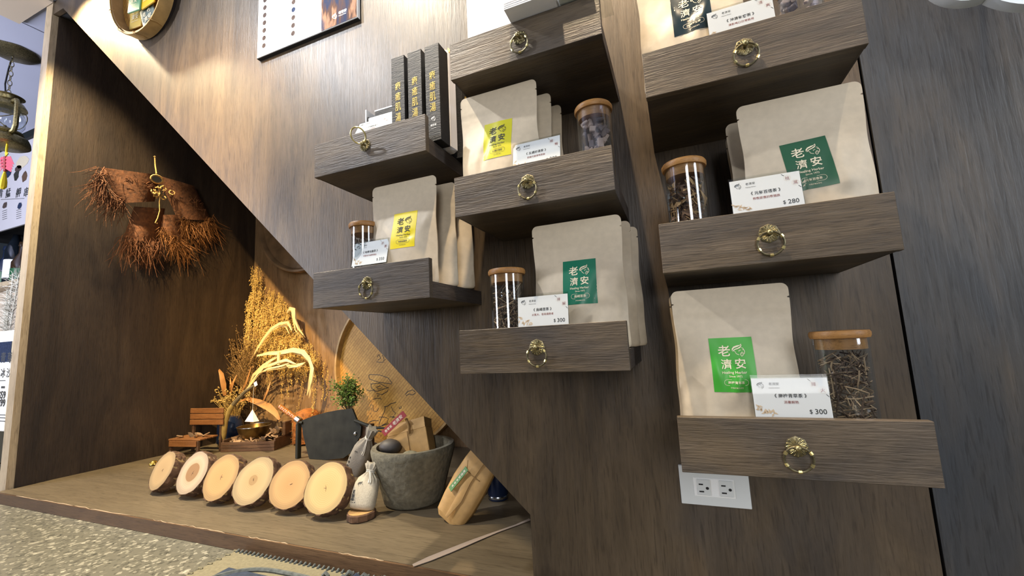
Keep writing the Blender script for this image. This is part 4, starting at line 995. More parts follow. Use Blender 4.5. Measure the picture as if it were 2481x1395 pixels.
# ---- iron herb chopper
YC = .842
def cy(u, v, y=YC): return at_y(u, v, y)
f_ = at_z(724, 1108, ZP)
t = thing('herb_chopper', 'dark iron herb chopper with ribbed wooden handle behind the log slices', 'chopper', (-1.50, YC, ZP))
off = (-1.50, YC, ZP)
px = [(727, 1020), (740, 1014.5), (760, 1007), (789, 999), (820, 993), (853, 989.5), (865, 1020), (875, 1033), (873, 1055), (862, 1075), (856, 1092), (832, 1109.5), (790, 1114), (749, 1115), (744.6, 1095), (734.6, 1055), (731.7, 1037)]
pl = []
for u, v in px: q = cy(u, v); pl.append((q.x, max(q.z, ZP + .001)))
m = MB(); m.prism(pl, YC, YC + .008); m.build('iron_blade', 'iron', t, off=off, angle=0)
m = MB(); a0, a1 = cy(728, 1021), cy(674, 986); a1.y += .01
pts = [a0 + (a1 - a0) * (i / 24) for i in range(25)]
m.tube(pts, [.0125 + .0018 * sin(i * pi / 2.0) for i in range(25)], 14); m.build('wooden_handle', 'handle', t, off=off)
m = MB(); m.tube([a0 + (a1 - a0) * .02, a0 + (a1 - a0) * .17], .0150, 16); m.build('steel_ferrule', 'steel', t, off=off)
p0, p1 = cy(728, 1026), cy(724, 1109); p1.z = ZP + .0006
m = MB(); m.rbox(p1.x - .011, p1.x + .005, YC - .012, YC + .010, ZP + .0006, p0.z, .002); m.tube([(p1.x - .004, YC - .006, p0.z - .004), (p1.x + .004, YC - .004, p0.z + .008), (p1.x + .02, YC, p0.z + .004)], .008, 8); m.build('iron_post', 'iron', t, off=off, angle=30)
q = cy(861, 1050); m = MB(); m.lathe([(.009, 0), (.008, .004), (.004, .007), (0, .008)], 14, 0, Matrix.Translation((q.x, YC, q.z)) @ Matrix.Rotation(pi / 2, 4, 'X')); m.build('rivet', 'steel', t, off=off)
m = MB(); L_ = [cy(862, 1018), cy(885, 1027), cy(908, 1036), cy(930, 1036), cy(942, 1040), cy(936, 1046), cy(918, 1043)]
m.tube([(p.x, YC - .004, p.z) for p in L_], [.008, .007, .006, .004, .003, .003, .003], 8); m.build('hook_arm', 'iron', t, off=off)
ca, cb_ = cy(868, 1036), cy(886, 1100); m = MB(); m.box(ca.x, ca.x + .045, YC + .012, YC + .05, ZP + .0006, ca.z + .01); m.build('wooden_block', 'darkwood', t, off=off, angle=0)
# ---- orange root bundle
rb = Vector((-1.885, 1.085, ZP + .0006)); rr = random.Random(31)
m = MB(); m.lathe([(.04, .0), (.066, .01), (.070, .06), (.066, .12), (.052, .165), (.02, .18), (0, .182)], 22, 0, None, rad=lambda a, z: 1 + .06 * sin(5 * a + 40 * z))
o = m.build('root_bundle', 'root', angle=60, loc=rb); tag(o, 'bundle of orange fibrous roots behind the chopper handle', 'roots')
m = MB()
for i in range(420):
    a = rr.uniform(0, 6.28); z = rr.uniform(.005, .16); r = .066; p = Vector((r * cos(a), r * sin(a), z)); d = Vector((cos(a) * .4 + rr.gauss(0, .5), sin(a) * .4 + rr.gauss(0, .5), rr.gauss(0, .5))) * .014
    m.tube([p, p + d * .6 + Vector((rr.gauss(0, .003),) * 3), p + d], [.0014, .001, .0005], 3, cap=False)
m.build('root_fibres', 'root', o, kind='stuff')

# ---- bark planter with bowl and bamboo pole
pa, pb = Vector((-2.205, .842)), Vector((-1.930, .925)); dv = (pb - pa).normalized(); Lp = (pb - pa).length; ang = math.atan2(dv.y, dv.x)
pt = thing('bark_planter', 'dark slatted trough filled with bark chips between bench and chopper', 'planter', (pa.x, pa.y, ZP + .0006), rot=(0, 0, ang))
for i in range(3): MB().rbox(0, Lp, 0, .008, .016 * i, .016 * i + .0145, .001).build('front_slat', 'darkwood', pt, angle=0)
for i in range(3): MB().rbox(0, Lp, .142, .150, .016 * i, .016 * i + .0145, .001).build('back_slat', 'darkwood', pt, angle=0)
for a in (0, Lp - .01): MB().rbox(a, a + .010, .0082, .1418, 0, .058, .001).build('end_board', 'darkwood', pt, angle=0)
MB().box(.010, Lp - .01, .0082, .1418, .001, .030).build('soil_bed', 'bark', pt, angle=0)
MB().rbox(Lp - .012, Lp + .004, .08, .140, .058, .125, .002).build('side_post', 'darkwood', pt, angle=0)
rr = random.Random(77)
ME = []
BWL = (-2.118, .955, ZP + .047)
for k_ in range(4):
    m = MB(); N = 7; pr = [(rr.uniform(.7, 1.2) * cos(2 * pi * j / N), rr.uniform(.45, .8) * sin(2 * pi * j / N)) for j in range(N)]
    m.prism([(x * .020, z * .020) for x, z in pr], -.0022, .0022); o = m.build('bark_chip', ['chip', 'chip_dark', 'chip_dark', 'chip'][k_], pt, angle=0); ME.append(o.data)
    o.location = (.06 + .06 * k_, .03 + .02 * (k_ % 2), .042); o.rotation_euler = (RAD(70), rr.uniform(0, 6), 0)
for i in range(96):
    o = bpy.data.objects.new('bark_chip', ME[rr.randrange(4)]); COL.objects.link(o); o.parent = pt
    x = rr.uniform(.02, Lp - .02); y = rr.uniform(.014, .135); hz = .036 + .012 * rr.random() + (.085 * ((x / Lp - .66) / .34) * rr.random() ** .5 if x / Lp > .66 else 0)
    if .09 < x < .2 and .05 < y < .14: hz = .034
    o.location = (x, y, hz); o.rotation_euler = (RAD(90) + rr.gauss(0, .45), rr.uniform(0, 6.28), rr.gauss(0, .5)); sc = rr.uniform(.75, 1.6); o.scale = (sc, sc, sc)
loc = lambda u, v, y: at_y(u, v, y)
bw = loc(600, 1066, .925)
m = MB(); m.lathe([(.030, 0), (.052, .006), (.072, .040), (.078, .062), (.080, .064), (.0775, .0635), (.070, .040), (.05, .010), (0, .007)], 36); o = m.build('bronze_bowl', 'bowl', angle=40, loc=(-2.118, .955, ZP + .047)); tag(o, 'aged bronze bowl sitting on the bark chips under the tea bag', 'bowl')
m = MB(); m.tube([(.079 * cos(a), .079 * sin(a), .0645) for a in [2 * pi * j / 40 for j in range(40)]], .0016, 6, closed=True); m.build('bowl_rim', 'steel', o)
YPole = .872
pp = [loc(u, v, YPole) for u, v in ((538, 1064), (541, 1048), (546, 1022), (553, 1002), (558, 990), (565, 980), (580, 963), (597, 946), (615, 934))]
pp[0].z = max(pp[0].z, ZP + .030)
t = thing('bamboo_pole', 'bent bamboo cane rising from the bark trough to hold the tea bag string', 'pole', pp[0]); of = pp[0]
m = MB(); m.tube(pp[:6], [.0150, .0160, .0125, .0115, .0125, .0110], 10); m.build('lower_cane', 'bamboo', t, off=of)
m = MB(); m.tube(pp[5:], [.0105, .0095, .0085, .0065], 8); m.build('upper_cane', 'bamboo_dark', t, off=of)
for u, v in ((543, 1042), (561, 985)): q = loc(u, v, YPole); m = MB(); m.octa(q, .0135, 0, (1, 1, .7)); m.build('cane_node', 'bamboo', t, off=of, angle=60)
tb = loc(612, 1002, YPole); tip = pp[-1]
t = thing('tea_bag', 'pale pyramid tea bag hanging on a thread above the bronze bowl', 'tea bag', tb); of = tb
ap = loc(612, 991, YPole); B = [loc(593, 1021, YPole - .015), loc(628, 1020, YPole - .015), loc(614, 1022, YPole - .045), loc(606, 1016, YPole + .03)]
m = MB(); m.add([ap, B[0], B[2], B[1], B[3]], [(0, 1, 2), (0, 2, 3), (0, 3, 4), (0, 4, 1), (1, 4, 3, 2)]); m.build('mesh_pyramid', 'teabag', t, off=of, angle=0)
m = MB(); m.tube([(tip.x, tip.y, tip.z), ((tip.x + ap.x) / 2, YPole, (tip.z + ap.z) / 2), ap], .0007, 4); m.build('thread', 'cord', t, off=of)
q = loc(619, 930, YPole - .01); m = MB(); m.rbox(-.010, .012, -.0006, .0006, -.011, .011, .0003, 0, Matrix.Translation(q) @ Matrix.Rotation(RAD(-25), 4, 'Y')); m.build('paper_flag', 'teabag', t, off=of, angle=0)
# ---- toy-size slatted bench
bn = thing('slatted_bench', 'miniature slatted wooden bench against the dark left wall of the niche', 'bench', (-2.405, .715, ZP + .0006), rot=(0, 0, RAD(8)))
BW = .215
for i in range(3): MB().rbox(0, BW, .105, .113, .134 + .0290 * i, .134 + .0290 * i + .026, .0015).build('back_slat', 'slat', bn, angle=0)
for i in range(3): MB().rbox(-.004, BW - .02, .002 + .034 * i, .032 + .034 * i, .078, .086, .0015).build('seat_slat', 'slat', bn, angle=0)
MB().rbox(.008, BW - .036, -.004, .001, .050, .078, .0015).build('front_rail', 'slat', bn, angle=0)
for x in (.004, BW - .042): MB().rbox(x, x + .012, .002, .014, 0, .077, .001).build('leg', 'darkwood', bn, angle=0)
for x in (.006, BW - .030): MB().rbox(x, x + .012, .114, .126, 0, .205, .001).build('back_leg', 'darkwood', bn, angle=0)
for i, (x, y) in enumerate(((.03, .03), (.075, .05), (.12, .035), (.15, .06), (.10, .07))):
    o = bpy.data.objects.new('wood_chip', ME[i % 4]); COL.objects.link(o); o.location = (-2.405 + x, .715 + y + x * .14, ZP + .0955); o.rotation_euler = (RAD(70 + 30 * (i % 2)), .9 * i, .3 * i)
    tag(o, ['flat bark chip at the left end of the miniature bench seat', 'upright pinkish bark chip on the miniature bench seat', 'dark bark chip in front at the centre of the bench seat', 'bark chip at the right end of the bench seat', 'bark chip at the back of the bench seat'][i], 'wood chip', 'chips on the bench')
g = at_z(348, 1118, ZP)
M['gold_shine'] = flat('gilded_trinket', (230, 190, 90), 0.15, 0.9)
m = MB(); m.lathe([(.010, 0), (.016, .004), (.014, .012), (.008, .019), (0, .022)], 14, rad=lambda a, z: 1 + .15 * sin(3 * a)); o = m.build('gilded_trinket', 'gold_shine', angle=40, loc=(-2.30, .60, ZP + .0006)); tag(o, 'small shiny gilded trinket on the platform left of the log slices', 'trinket')
m = MB(); m.tube([(.02, 0, .004), (.04, -.01, .008), (.05, .005, .004)], .006, 6); m.build('trinket_tail', 'handle', o)

# ---- dried herbs hung in the back corner
YH = 1.125
rr = random.Random(101); m = MB()
def inside_poly(u, v, P_):
    c = False; n = len(P_)
    for i in range(n):
        (x1, y1), (x2, y2) = P_[i], P_[i - 1]
        if (y1 > v) != (y2 > v) and u < (x2 - x1) * (v - y1) / (y2 - y1) + x1: c = not c
    return c
HP = [(611, 640), (630, 645), (640, 690), (675, 705), (705, 745), (735, 800), (765, 850), (775, 880), (700, 880), (640, 860), (590, 840), (597, 780), (601, 715), (615, 690)]
def strand(u, v, L, spread=.010, r0=.0048, yb=YH):
    p = at_y(u, v, yb + rr.uniform(-.045, .02)); dx = rr.gauss(0, .12); n = max(4, int(L / .010)); q = p.copy(); st_ = [q.copy()]
    for i in range(n):
        q = q + Vector((dx * .010 + rr.gauss(0, .0022), rr.gauss(0, .0018), -.0100)); st_.append(q.copy())
        for _ in range(2):
            e = q + Vector((rr.gauss(0, spread * .55), rr.gauss(0, spread * .4) - .002, rr.gauss(0, .004)))
            if e.y < YB - .012: m.octa(e, rr.uniform(.5, 1.0) * r0, 0, (rr.uniform(.5, 1), rr.uniform(.5, 1), rr.uniform(.9, 1.9)), Euler((rr.uniform(-.6, .6), rr.uniform(-.9, .9), rr.uniform(0, 6))))
    m.tube(st_, .0011, 3, 0, cap=False)
cnt = 0
while cnt < 560:
    u, v = rr.uniform(585, 780), rr.uniform(638, 880)
    if inside_poly(u, v, HP): strand(u, v, rr.uniform(.05, .13)); cnt += 1
for u, v, L in ((655, 895, .10), (660, 900, .07), (690, 900, .15), (697, 905, .12), (676, 890, .09), (735, 880, .14), (770, 850, .20), (788, 870, .18), (795, 895, .16), (760, 900, .25), (648, 905, .06), (742, 900, .30), (783, 920, .10), (765, 940, .16)): strand(u, v, L, .006, .0042)
o = m.build('dried_herb_bundle', 'straw', off=at_y(680, 760, YH), angle=0, kind='stuff'); tag(o, 'thick straw-coloured bunch of dried herbs hanging in the lit back corner', 'dried herbs')
m = MB()
for i in range(120):
    u = rr.uniform(505, 625); v = rr.uniform(800, 900) - (rr.uniform(0, 30) if u > 560 else 0)
    p0 = at_y(rr.uniform(585, 620), rr.uniform(930, 965), 1.04); p1 = at_y(u, v, 1.08 + rr.uniform(-.07, .03)); mid = (p0 + p1) / 2 + Vector((rr.gauss(0, .02), rr.gauss(0, .015), .02))
    m.tube([p0, mid, p1], .0011, 3, 0, cap=False)
    for k_ in range(9):
        t_ = rr.uniform(.55, 1.05); e = p0.lerp(p1, t_) + Vector((rr.gauss(0, .012), rr.gauss(0, .010), rr.gauss(0, .012))); e.y = min(e.y, YB - .012)
        m.octa(e, rr.uniform(.003, .0065), 0, (rr.uniform(.4, 1.6), rr.uniform(.4, 1), rr.uniform(.3, 1.2)), Euler((rr.uniform(0, 6), rr.uniform(0, 6), 0)))
o = m.build('brown_herb_bunch', 'herb_brown', off=at_y(580, 870, 1.06), angle=0, kind='stuff'); tag(o, 'dark brown bunch of dried herbs left of the lit straw bunch', 'dried herbs')
m = MB()
for i in range(95):
    u, v = rr.gauss(545, 26), rr.gauss(966, 13); p = at_y(min(max(u, 492), 600), min(max(v, 938), 990), 1.0 + rr.uniform(-.06, .05))
    for k_ in range(9):
        e = p + Vector((rr.gauss(0, .007), rr.gauss(0, .007), rr.gauss(0, .006))); m.octa(e, rr.uniform(.003, .006), 0, (1, 1, .8), Euler((rr.uniform(0, 6), rr.uniform(0, 6), 0)))
    base = at_y(568, 1030, 1.0); m.tube([base + Vector((rr.gauss(0, .012), rr.gauss(0, .01), 0)), (base + p) / 2 + Vector((0, 0, .01)), p], .0009, 3, 0, cap=False)
o = m.build('dried_flower_bunch', 'flower', off=at_y(545, 970, 1.0), angle=0, kind='stuff'); tag(o, 'bunch of small dried flower heads above the miniature bench', 'dried flowers')
# dark stones / pots behind bench
m = MB(); m.lathe([(.05, 0), (.064, .02), (.060, .12), (.045, .15), (0, .155)], 22, rad=lambda a, z: 1 + .05 * sin(3 * a)); o = m.build('dark_pot', 'felt', angle=50, loc=(-2.345, .985, ZP + .0006)); tag(o, 'dark pot in shadow right of the miniature bench', 'pot')
# long dried leaves
lv = thing('dried_leaf_bundle', 'bundle of long curled dried leaves with a bamboo clip in the warm light', 'dried leaves', at_y(600, 960, 1.03)); of = lv.location.copy()
LF = [([(623, 862), (651, 856), (678, 855), (711, 848), (735, 853), (751, 872), (760, 905)], [3, 6, 7, 8, 8, 6, 2], 1.02, 0),
      ([(600, 950), (612, 909), (637, 885), (669, 866), (702, 851), (727, 844)], [2, 3, 4, 5, 4, 1], 1.035, 0),
      ([(596, 952), (615, 907), (638, 890), (674, 877), (694, 872), (719, 882)], [2, 4, 4, 4, 5, 1], 1.01, 0),
      ([(610, 870), (622, 848), (638, 822), (658, 796), (678, 784), (698, 781), (707, 800)], [2, 4, 5, 5, 5, 5, 2], 1.05, 0),
      ([(748, 862), (757, 893), (752, 925), (744, 958)], [3, 6, 6, 1], 1.01, 0),
      ([(546, 958), (543, 930), (538, 908), (530, 893)], [6, 10, 8, 2], .99, 1),
      ([(583, 953), (597, 928), (609, 888)], [2, 4, 1], 1.0, 1), ([(560, 952), (566, 925), (574, 908)], [3, 4, 1], 1.0, 1), ([(555, 955), (560, 930), (558, 915)], [2, 4, 1], 1.03, 1),
      ([(696, 756), (702, 748), (711, 750), (713, 772), (722, 795), (735, 812)], [2, 7, 8, 4, 3, 1], 1.06, 0),
      ([(638, 973), (650, 943), (656, 925)], [3, 4, 1], 1.0, 1), ([(590, 952), (604, 935), (625, 905), (650, 880)], [2, 3, 3, 1], .985, 0),
      ([(690, 875), (702, 888), (722, 885), (740, 878)], [3, 6, 6, 1], 1.03, 0), ([(625, 905), (650, 893), (676, 888), (700, 880)], [1, 3, 3, 1], .99, 0)]
rq = random.Random(61)
for L_, w_, y_, dk in list(LF):
    if dk == 0:
        for _ in range(2):
            du, dv = rq.uniform(-9, 9), rq.uniform(3, 14); LF.append(([(u + du * (i / len(L_)) + rq.uniform(-2, 2), v + dv * (i / len(L_)) + rq.uniform(-2, 2)) for i, (u, v) in enumerate(L_)], [x * rq.uniform(.35, .7) for x in w_], y_ + rq.uniform(.008, .03), 0))
for L_, w_, y_, dk in LF:
    m = MB(); P_ = [at_y(u, v, y_ - .02 * sin(pi * i / (len(L_) - 1))) for i, (u, v) in enumerate(L_)]; m.ribbon(P_, [x * .0016 for x in w_], (.35, -1, .35), .0008, 0, .35)
    m.build('dried_leaf', 'leaf_brown' if dk else 'leaf_dry', lv, off=of, angle=60)
m = MB(); q0, q1 = at_y(676, 855, .995), at_y(676, 884, .995); m.rbox(q0.x - .009, q0.x + .009, .990, .996, q1.z, q0.z + .006, .001); m.build('bamboo_clip', 'leaf_dry', lv, off=of, angle=0)
m = MB(); m.tube([at_y(u, v, 1.03) for u, v in ((488, 848), (503, 858), (508, 872), (520, 888), (528, 905))], [.002, .004, .004, .005, .006], 6); m.tube([at_y(u, v, 1.03) for u, v in ((497, 870), (506, 866), (512, 876))], [.002, .003, .003], 5); m.build('branching_twig', 'leaf_brown', lv, off=of)
m = MB(); P_ = [at_y(u, v, .985) for u, v in ((583, 972), (600, 966), (628, 975), (652, 986), (668, 1000), (678, 1016))]; m.ribbon(P_, [.004, .010, .016, .018, .014, .006], (.2, -1, .5), .0016, 0, .3)
o = m.build('curved_leaf', 'leaf_brown', off=at_y(640, 985, .985)); tag(o, 'broad brown dried leaf arching behind the bronze bowl', 'leaf')
# ---- green sprig in a bottle
gb = at_z(852, 1046, ZP); gy = .985; q = at_y(846, 1000, gy)
t = thing('green_sprig_bottle', 'brown bottle holding a bushy green sprig by the woven bamboo tray', 'plant', (q.x, gy, ZP + .0006))
H0 = q.z - ZP
m = MB(); m.lathe([(.030, 0), (.034, .006), (.034, H0 * .55), (.016, H0 * .8), (.014, H0), (0, H0)], 22); m.build('bottle', 'bronze_glass', t)
m = MB(); top = at_y(842, 950, gy) - Vector((q.x, gy, ZP))
for i in range(78):
    c = top + Vector((rr.gauss(0, .030), rr.gauss(0, .022), rr.gauss(0, .026))); m.tube([(0, 0, H0 * .95), (c.x * .5, c.y * .5, (H0 + c.z) / 2), c], .0012, 3, 1, cap=False)
    for k_ in range(16):
        e = c + Vector((rr.gauss(0, .012), rr.gauss(0, .010), rr.gauss(0, .011))); a = rr.uniform(0, 6.28); d = Vector((cos(a), sin(a), rr.uniform(-.3, .7))) * rr.uniform(.006, .011)
        m.ribbon([e, e + d * .5 + Vector((0, 0, .001)), e + d], [.0012, .0052, .0008], (rr.gauss(0, .5), -.6, .8), .0003, 0, .3)
m.build('green_foliage', ['green_leaf', 'bamboo_dark'], t, kind='stuff', angle=0)
# ---- big woven bamboo tray with ink scribbles, leaning on the back wall
TC = Vector((-1.30, 1.126, -.0)); TR = .335
tr = thing('woven_bamboo_tray', 'large round woven bamboo tray with ink scribbles leaning against the back wall', 'tray', (0, 0, 0))
tr.location = (-1.311, 1.118, -.166 + .27); tr.location = (-1.311, 1.120, ZP + .3935)
TR = .392
ofz = tr.location
m = MB(); m.lathe([(0, -.002), (TR - .012, -.002), (TR - .012, .002), (0, .002)], 64, 0, Xy); m.build('woven_panel', 'weave', tr)
m = MB(); m.lathe([(TR - .013, -.010), (TR, -.010), (TR, .030), (TR - .010, .030), (TR - .013, -.008)], 64, 0, Xy, ring=True); m.build('bent_rim', 'rim', tr)
rs = random.Random(8)
k = Ink()
def loc2(u, v): p = at_y(u, v, 1.117); return (p.x - ofz.x, p.z - ofz.z)
SCR = [[(893, 910), (895, 907), (920, 908), (940, 915), (950, 928), (948, 930), (915, 925), (895, 918), (893, 910)], [(898, 928), (900, 940), (912, 948), (930, 942), (942, 938), (938, 948), (925, 956), (912, 952)], [(898, 930), (920, 928), (940, 940)], [(912, 938), (920, 934), (926, 940), (916, 942), (912, 938)],
       [(888, 944), (896, 947), (905, 944), (910, 950)], [(903, 967), (912, 965), (922, 964), (924, 968)], [(903, 980), (905, 995), (912, 997), (918, 988)], [(930, 985), (938, 984), (946, 978), (960, 974)], [(948, 985), (952, 995), (958, 1000), (956, 1004)], [(934, 985), (930, 1000), (922, 1016), (918, 1030)],
       [(893, 1023), (905, 1018), (918, 1019)], [(918, 1010), (932, 1010), (941, 1014), (938, 1024), (925, 1030)], [(945, 1010), (955, 1008), (950, 1012), (958, 1010)], [(967, 985), (968, 990), (972, 988), (971, 983)], [(900, 1030), (915, 1034), (942, 1026)],
       [(913, 864), (918, 858), (922, 868), (915, 872)], [(926, 860), (930, 868), (928, 874), (934, 870)], [(912, 876), (922, 878), (930, 876)], [(982, 955), (988, 948), (1000, 944), (1006, 950)], [(984, 958), (992, 954), (998, 957), (1006, 952)], [(916, 955), (914, 961), (920, 958)]]
for L_ in SCR: k.stroke([loc2(u, v) for u, v in L_], .0028)
k.wrap(lambda a, b: (a, -.0032, b)).build('ink_scribbles', 'ink', tr, angle=0)
# ---- old round tray high on the back wall, in shadow
t = thing('old_round_tray', 'old round wooden tray hanging in the shadow high on the back wall', 'tray', (-1.995, 1.140, 1.003))
R2_ = .357
M['oldtray'] = flat('old_tray_wood', (132, 104, 72), 0.6, noise=0.35, nscale=12)
m = MB(); m.lathe([(0, 0), (R2_ - .03, 0), (R2_ - .03, .006), (0, .006)], 56, 0, Xy); m.build('tray_base', 'oldtray', t)
m = MB(); m.lathe([(R2_ - .031, -.001), (R2_ - .004, -.001), (R2_, .01), (R2_ - .006, .030), (R2_ - .018, .030), (R2_ - .031, .008)], 56, 0, Xy, ring=True); m.build('tray_rim', 'oldtray', t)
# ---- palm fibre cape on the left wall
XL = -2.455
cp = thing('palm_fibre_cape', 'shaggy brown palm fibre rain cape hung on the left wall of the niche', 'cape', at_x(370, 480, XL)); of = cp.location.copy()
rr = random.Random(55)
def cape_piece(px, thick, name, bow=.03, fr=None, n=10):
    """quad patch given by 4 pixel corners (tl,tr,br,bl), bowed off the wall"""
    tl, tr_, br, bl = px; V = []; F_ = []; N = n
    for side in (0, 1):
        for j in range(N + 1):
            for i in range(N + 1):
                a, b = i / N, j / N
                u = (tl[0] * (1 - a) + tr_[0] * a) * (1 - b) + (bl[0] * (1 - a) + br[0] * a) * b; v = (tl[1] * (1 - a) + tr_[1] * a) * (1 - b) + (bl[1] * (1 - a) + br[1] * a) * b
                x = XL + .012 + bow * sin(pi * min(1, max(0, a))) * (.5 + .5 * b) + (.0 if side else thick) + rr.uniform(-.0015, .0015); p = at_x(u, v, x); V.append(p)
    o = (N + 1) ** 2
    for j in range(N):
        for i in range(N): a = j * (N + 1) + i; F_ += [(a, a + N + 1, a + N + 2, a + 1), (o + a, o + a + 1, o + a + N + 2, o + a + N + 1)]
    for i in range(N):
        a = i; F_.append((a, a + 1, o + a + 1, o + a)); a = N * (N + 1) + i; F_.append((a + 1, a, o + a, o + a + 1)); a = i * (N + 1); F_.append((a + N + 1, a, o + a, o + a + N + 1)); a += N; F_.append((a, a + N + 1, o + a + N + 1, o + a))
    m = MB(); m.add(V, F_); return m.build(name, 'fiber', cp, off=of, angle=60)
cape_piece([(243, 405), (388, 424), (375, 488), (290, 492)], .012, 'left_shoulder', .045)
cape_piece([(380, 424), (470, 450), (512, 535), (430, 530)], .012, 'right_shoulder', .045)
cape_piece([(325, 500), (400, 505), (385, 590), (298, 580)], .010, 'front_panel', .040)
cape_piece([(392, 520), (440, 520), (455, 590), (385, 560)], .010, 'side_panel', .030)
def fringe(P_, d, L, n, mat, name, sp=.35):
    m = MB()
    for i in range(n):
        t_ = rr.random() * (len(P_) - 1); i0 = int(t_); f = t_ - i0; u = P_[i0][0] * (1 - f) + P_[i0 + 1][0] * f; v = P_[i0][1] * (1 - f) + P_[i0 + 1][1] * f
        p = at_x(u + rr.gauss(0, 6), v + rr.gauss(0, 6), XL + .02 + rr.uniform(0, .045)); dd = Vector((rr.gauss(0, .25), d[0] + rr.gauss(0, sp), d[1] + rr.gauss(0, sp))) * L * rr.uniform(.5, 1.3)
        q1 = p + dd * .5 + Vector((rr.gauss(0, .006),) * 3); q2 = p + dd + Vector((rr.gauss(0, .01), rr.gauss(0, .01), -abs(rr.gauss(0, .012))))
        for q in (p, q1, q2): q.x = max(q.x, XL + .004)
        m.tube([p, q1, q2], [.0016, .0012, .0005], 3, 0, cap=False)
    m.build(name, mat, cp, off=of, kind='stuff', angle=0)
fringe([(242, 412), (250, 450), (275, 480), (296, 496)], (-.2, -.7), .09, 320, 'fiber', 'left_fringe')
fringe([(440, 530), (470, 540), (495, 545), (513, 530)], (.15, -.7), .10, 420, 'fiber_light', 'right_fringe')
fringe([(298, 578), (330, 586), (360, 590), (385, 588)], (0, -1), .08, 320, 'fiber', 'front_fringe')
fringe([(392, 555), (415, 575), (435, 590), (452, 588)], (.3, -.7), .08, 320, 'fiber_light', 'side_fringe')
fringe([(260, 420), (330, 440), (400, 450), (460, 480), (490, 510)], (.1, -.3), .03, 120, 'fiber', 'surface_hair', .7)
m = MB(); c = at_x(380, 434, XL + .075)
m.tube([c + Vector((.004 * sin(a), .026 * cos(a), .019 * sin(a))) for a in [2 * pi * i / 20 for i in range(20)]], .0042, 6, closed=True); m.build('neck_loop', 'rope', cp, off=of)
m = MB()
for i in range(7):
    a = rr.uniform(0, 6.28); cc_ = at_x(385 + rr.gauss(0, 12), 462 + rr.gauss(0, 10), XL + .08); m.tube([cc_ + Vector((rr.gauss(0, .004), .012 * cos(a + q * .9), .012 * sin(a + q * .9))) for q in range(7)], .0032, 5)
m.tube([at_x(u, v, XL + .082) for u, v in ((383, 450), (388, 470), (386, 490), (387, 510), (382, 528), (376, 540), (381, 541))], .0024, 5); m.build('knotted_rope', 'rope', cp, off=of)
m = MB(); m.lathe([(.0, -.001), (.024, -.001), (.024, .001), (0, .001)], 16, 0, Matrix.Translation(at_x(380, 434, XL + .066)) @ Matrix.Rotation(pi / 2, 4, 'Y')); m.build('neck_hollow', 'dark', cp, off=of)
m = MB(); m.tube([at_x(379, 421, XL + .03), at_x(376, 400, XL + .012), at_x(375, 381, XL + .006)], .003, 5); m.octa(at_x(375, 380, XL + .006), .007); m.build('hanging_cord', 'rope', cp, off=of)

# ================================================================== LEFT OF THE PANEL: shop beyond
lx, ly = -3.160, .30
t = thing('hanging_lantern', 'bronze hurricane lantern hanging by chain from the ceiling left of the panel', 'lantern', (lx, ly, ZC - .0004))
m = MB(); m.lathe([(.098, 0), (.098, -.006), (.085, -.014), (.05, -.022), (.02, -.026), (0, -.027)], 32, 0, None, rad=lambda a, z: 1 + .02 * sin(24 * a)); m.build('ceiling_rose', 'brass_dark', t)
lz = -.245
for i in range(8):
    m = MB(); z = -.030 - .027 * i; X = Matrix.Translation((.003, 0, z - .015)) @ Matrix.Rotation(pi / 2 * (i % 2), 4, 'Z')
    m.tube([(.008 * cos(a), 0, .016 * sin(a)) for a in [2 * pi * j / 12 for j in range(12)]], .0017, 4, closed=True, X=X); m.build('chain_link', 'brass_dark', t)
m = MB(); m.tube([(0, 0, -.026), (-.03, 0, -.09), (-.05, 0, -.17), (-.03, 0, -.24)], .0035, 6); m.build('cable', 'dark', t)
m = MB(); m.lathe([(0, lz), (.052, lz - .008), (.062, lz - .014), (.048, lz - .018), (.045, lz - .034), (.060, lz - .046), (.072, lz - .068), (.074, lz - .076), (.04, lz - .078)], 32); m.build('chimney_cap', 'brass', t)
gz = lz - .080
m = MB(); m.lathe([(.050, gz), (.062, gz - .02), (.071, gz - .05), (.070, gz - .085), (.056, gz - .115), (.05, gz - .12)], 32); m.build('glass_globe', 'lampglass', t)
bz = gz - .122
m = MB(); m.lathe([(.05, bz + .004), (.066, bz - .004), (.070, bz - .014), (.062, bz - .022), (.088, bz - .036), (.096, bz - .056), (.098, bz - .076), (.085, bz - .084), (0, bz - .086)], 36); m.build('oil_tank', 'brass', t)
m = MB(); m.lathe([(0, bz + .03), (.006, bz + .03), (.007, bz + .01), (.018, bz + .006), (.02, bz), (0, bz)], 12); m.build('burner', 'brass_dark', t)
for s_ in (1, -1):
    m = MB(); m.tube([(.068 * s_, 0, lz - .055), (.10 * s_, 0, lz - .058), (.112 * s_, 0, lz - .075), (.118 * s_, 0, gz - .06), (.118 * s_, 0, bz + .002), (.104 * s_, 0, bz - .022), (.080 * s_, 0, bz - .026)], .0105, 8); m.build('side_tube', 'brass', t)
m = MB(); m.tube([(.073 * cos(a), .073 * sin(a), gz - .05 + .03 * sin(2 * a)) for a in [2 * pi * i / 28 for i in range(28)]], .0022, 5, closed=True); m.build('guard_wire', 'brass', t)
tx = at_y(17, 322, ly); td = thing('tassel_ornament', 'red paper fish ornament with yellow tassel hanging below the lantern', 'ornament', tx); of = td.location.copy()
m = MB(); m.tube([at_y(u, v, ly) for u, v in ((19, 326), (18, 345), (16, 362), (15, 378))], [.003, .004, .005, .004], 6); m.octa(at_y(16, 372, ly), .013, 0, (1.2, .6, .8)); m.build('yellow_cord', 'yellow', td, off=of)
